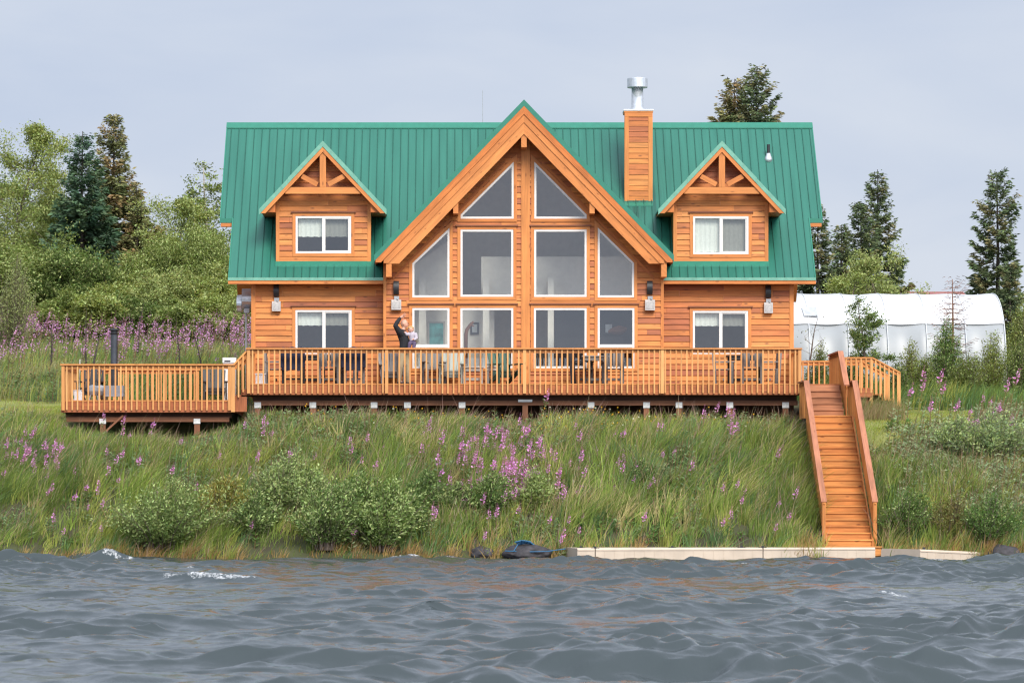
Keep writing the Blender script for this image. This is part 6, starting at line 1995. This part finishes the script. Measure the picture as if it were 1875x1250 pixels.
# bushes on the shore bank
SB = [(300, 885, 1004, 205, (.19, .25, .085), .42, "large pale-tipped willow bush at the waterline below the lower deck"), (408, 868, 960, 105, (.32, .29, .08), .25, "yellowish bush on the bank behind the large willow bush"),
      (520, 825, 945, 130, (.22, .27, .11), .6, "silvery willow bush mid-bank below the left wing"), (600, 885, 1004, 145, (.15, .215, .07), .4, "dark-hearted willow bush at the waterline below the left wing"),
      (702, 885, 1008, 125, (.155, .22, .065), .5, "pale-leaved willow bush at the waterline left of the rocks"), (775, 862, 945, 95, (.12, .185, .06), .25, "dark bush mid-bank left of the fireweed patch"),
      (892, 862, 950, 105, (.13, .195, .06), .3, "dark round bush under the fireweed patch"), (972, 852, 948, 62, (.24, .30, .10), .5, "narrow lime-green bush right of the fireweed patch"),
      (1168, 838, 905, 62, (.10, .165, .05), .15, "small dark bush below the right half of the gable"), (1662, 900, 990, 105, (.115, .185, .05), .12, "low dark leafy bush right of the shore stairs"),
      (1738, 905, 990, 85, (.20, .18, .065), .1, "brownish low bush in the middle of the right bank"), (1805, 905, 998, 105, (.12, .20, .055), .15, "low green bush above the wave-washed rock"),
      (462, 905, 985, 90, (.14, .20, .07), .45, "willow bush between the two large waterline bushes on the left"), (650, 868, 985, 105, (.13, .19, .06), .45, "tall willow bush behind the two waterline bushes left of the rocks"),
      (560, 850, 950, 95, (.20, .25, .10), .55, "pale willow bush just right of the silvery mid-bank bush"), (738, 905, 985, 80, (.11, .17, .055), .3, "dark bush at the right end of the left bush mass"), (830, 880, 950, 70, (.16, .21, .08), .4, "small bush left of the dark round fireweed bush"),
      (1742, 760, 838, 115, (.25, .30, .16), .5, "silvery leafy bush at the top of the right bank"), (1815, 748, 850, 140, (.24, .295, .15), .45, "broad silvery bush on the right bank top near the picture edge")]
for k, (px, pt, pb, w, c, pl, lab) in enumerate(SB):
    Y = find_y(px, pb, .0) or -9
    leafy("shore_bush", lab, "bush", px, pt-(8 if pb > 980 else 0), Y, w*1.15, c, 150+k, "bush", nst=13, lsize=.105 if pl > .2 else .075, dens=30, trunk_r=.02, pale=pl*.8, lean=.16, palecol=(.44, .53, .22), twig=.17)

# ------------------------------------------------------------------ white tunnel and the red roof behind
TUN = thing("tunnel_greenhouse", "long white plastic tunnel greenhouse right of the house", "greenhouse", (9, 16.6, 4.6))
ty0, tr, tz0, ttop = 16.6, 3.6, 4.3, PZ(538, 16.6)
TX0, TX1 = 3.0, 15.35
def prof(a):     # a from 0 (front foot) to pi (rear foot)
    c, s = math.cos(a), math.sin(a)
    return (ty0-tr*math.copysign(abs(c)**.85, c), tz0+(ttop-tz0)*abs(s)**.62)
def sheet(m, a0, a1, n, nx, sag, x0=TX0, x1=TX1, inset=0):
    for i in range(n):
        for j in range(nx):
            def P(u, v):
                a = a0+(a1-a0)*u/n; x = x0+(x1-x0)*v/nx
                y, z = prof(a)
                f = (x-x0)/1.22 % 1.0
                d = sag*math.sin(math.pi*f)*(1+.4*math.sin(x*3.1+a*4))+inset
                ny, nz = (y-ty0)/tr, (z-tz0)/(ttop-tz0)
                return (x, y-ny*d, z-nz*d*.8)
            m.face([P(i, j), P(i, j+1), P(i+1, j+1), P(i+1, j)], None, .5)
def tarp(name, col, tr_=.25):
    m, n, l, p = new_mat(name)
    tc = n.new("ShaderNodeTexCoord"); t = n.new("ShaderNodeTexNoise"); t.inputs["Scale"].default_value = .9; t.inputs["Detail"].default_value = 5
    l.new(tc.outputs["Object"], t.inputs[0])
    r = ramp(n, [(.3, tuple(c*.9 for c in col)), (.7, col)]); l.new(t.outputs[0], r.inputs[0])
    l.new(r.outputs[0], p.inputs["Base Color"]); p.inputs["Roughness"].default_value = .35
    tl = n.new("ShaderNodeBsdfTranslucent"); l.new(r.outputs[0], tl.inputs[0])
    mx = n.new("ShaderNodeMixShader"); mx.inputs[0].default_value = tr_
    l.new(p.outputs[0], mx.inputs[1]); l.new(tl.outputs[0], mx.inputs[2]); l.new(mx.outputs[0], n["Material Output"].inputs[0])
    return m
asplit = .60
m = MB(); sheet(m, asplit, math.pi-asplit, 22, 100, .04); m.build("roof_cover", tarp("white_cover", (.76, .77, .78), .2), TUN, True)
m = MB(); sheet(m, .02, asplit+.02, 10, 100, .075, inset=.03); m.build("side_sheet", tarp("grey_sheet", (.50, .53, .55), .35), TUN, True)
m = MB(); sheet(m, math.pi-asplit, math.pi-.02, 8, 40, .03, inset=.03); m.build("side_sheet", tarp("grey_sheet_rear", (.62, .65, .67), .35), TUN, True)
STRAP = plain("pale_strap", (.58, .60, .62), .5)
for k in range(11):
    m = MB(); x = TX0+.02+k*(TX1-TX0-.04)/10
    q = MB(); q.tube([(x, *prof(a)) for a in np.linspace(.0, math.pi, 25)], .016, 5); q.build("strap", STRAP, TUN, True)
    m.tube([(x, ty0+(prof(a)[0]-ty0)*.97, tz0+(prof(a)[1]-tz0)*.975) for a in np.linspace(.0, math.pi, 25)], .03, 6); m.build("hoop", GALV, TUN, True)
for x in (TX0, TX1-.01):
    m = MB(); m.prism([(ty0+(prof(a)[0]-ty0)*.985, tz0+(prof(a)[1]-tz0)*.985) for a in np.linspace(.0, math.pi, 25)], x-.01, x, .5, axis='x'); m.build("end_sheet", tarp("end_sheet", (.6, .63, .65), .3), TUN)
m = MB()
a0, a1 = .70, .86
def PQ(a, x): 
    y, z = prof(a); return (x, y-.03, z+.03)
xq0, xq1 = PX(1468, 14), PX(1494, 14)
m.face([PQ(a0, xq0+.05), PQ(a0, xq1+.06), PQ(a1, xq1), PQ(a1, xq0)], None, .5); m.build("vent_panel", plain("grey_panel", (.42, .44, .46), .4), TUN)
# low red-roofed shed beyond
SHX0, SHX1, SHY = PX(1672, 26), PX(1775, 26), 26
sh = thing("shed", "low shed with a dull red roof, only its ridge showing over the tunnel", "shed", ((SHX0+SHX1)/2, SHY, 5))
zr2, ze2 = PZ(533.5, 27.5), PZ(545, 26)
m = MB(); m.box(SHX0+.2, SHX1-.2, SHY+.2, SHY+3, 4.6, ze2, .3); m.build("wall", POSTW, sh)
m = MB(); m.prism([(SHY, ze2-.05), (SHY+1.6, zr2), (SHY+3.2, ze2-.05), (SHY+3.2, ze2-.13), (SHY+1.6, zr2-.1), (SHY, ze2-.13)], SHX0, SHX1, .5, axis='x'); m.build("roof", plain("red_roof", (.30, .10, .08), .5), sh)
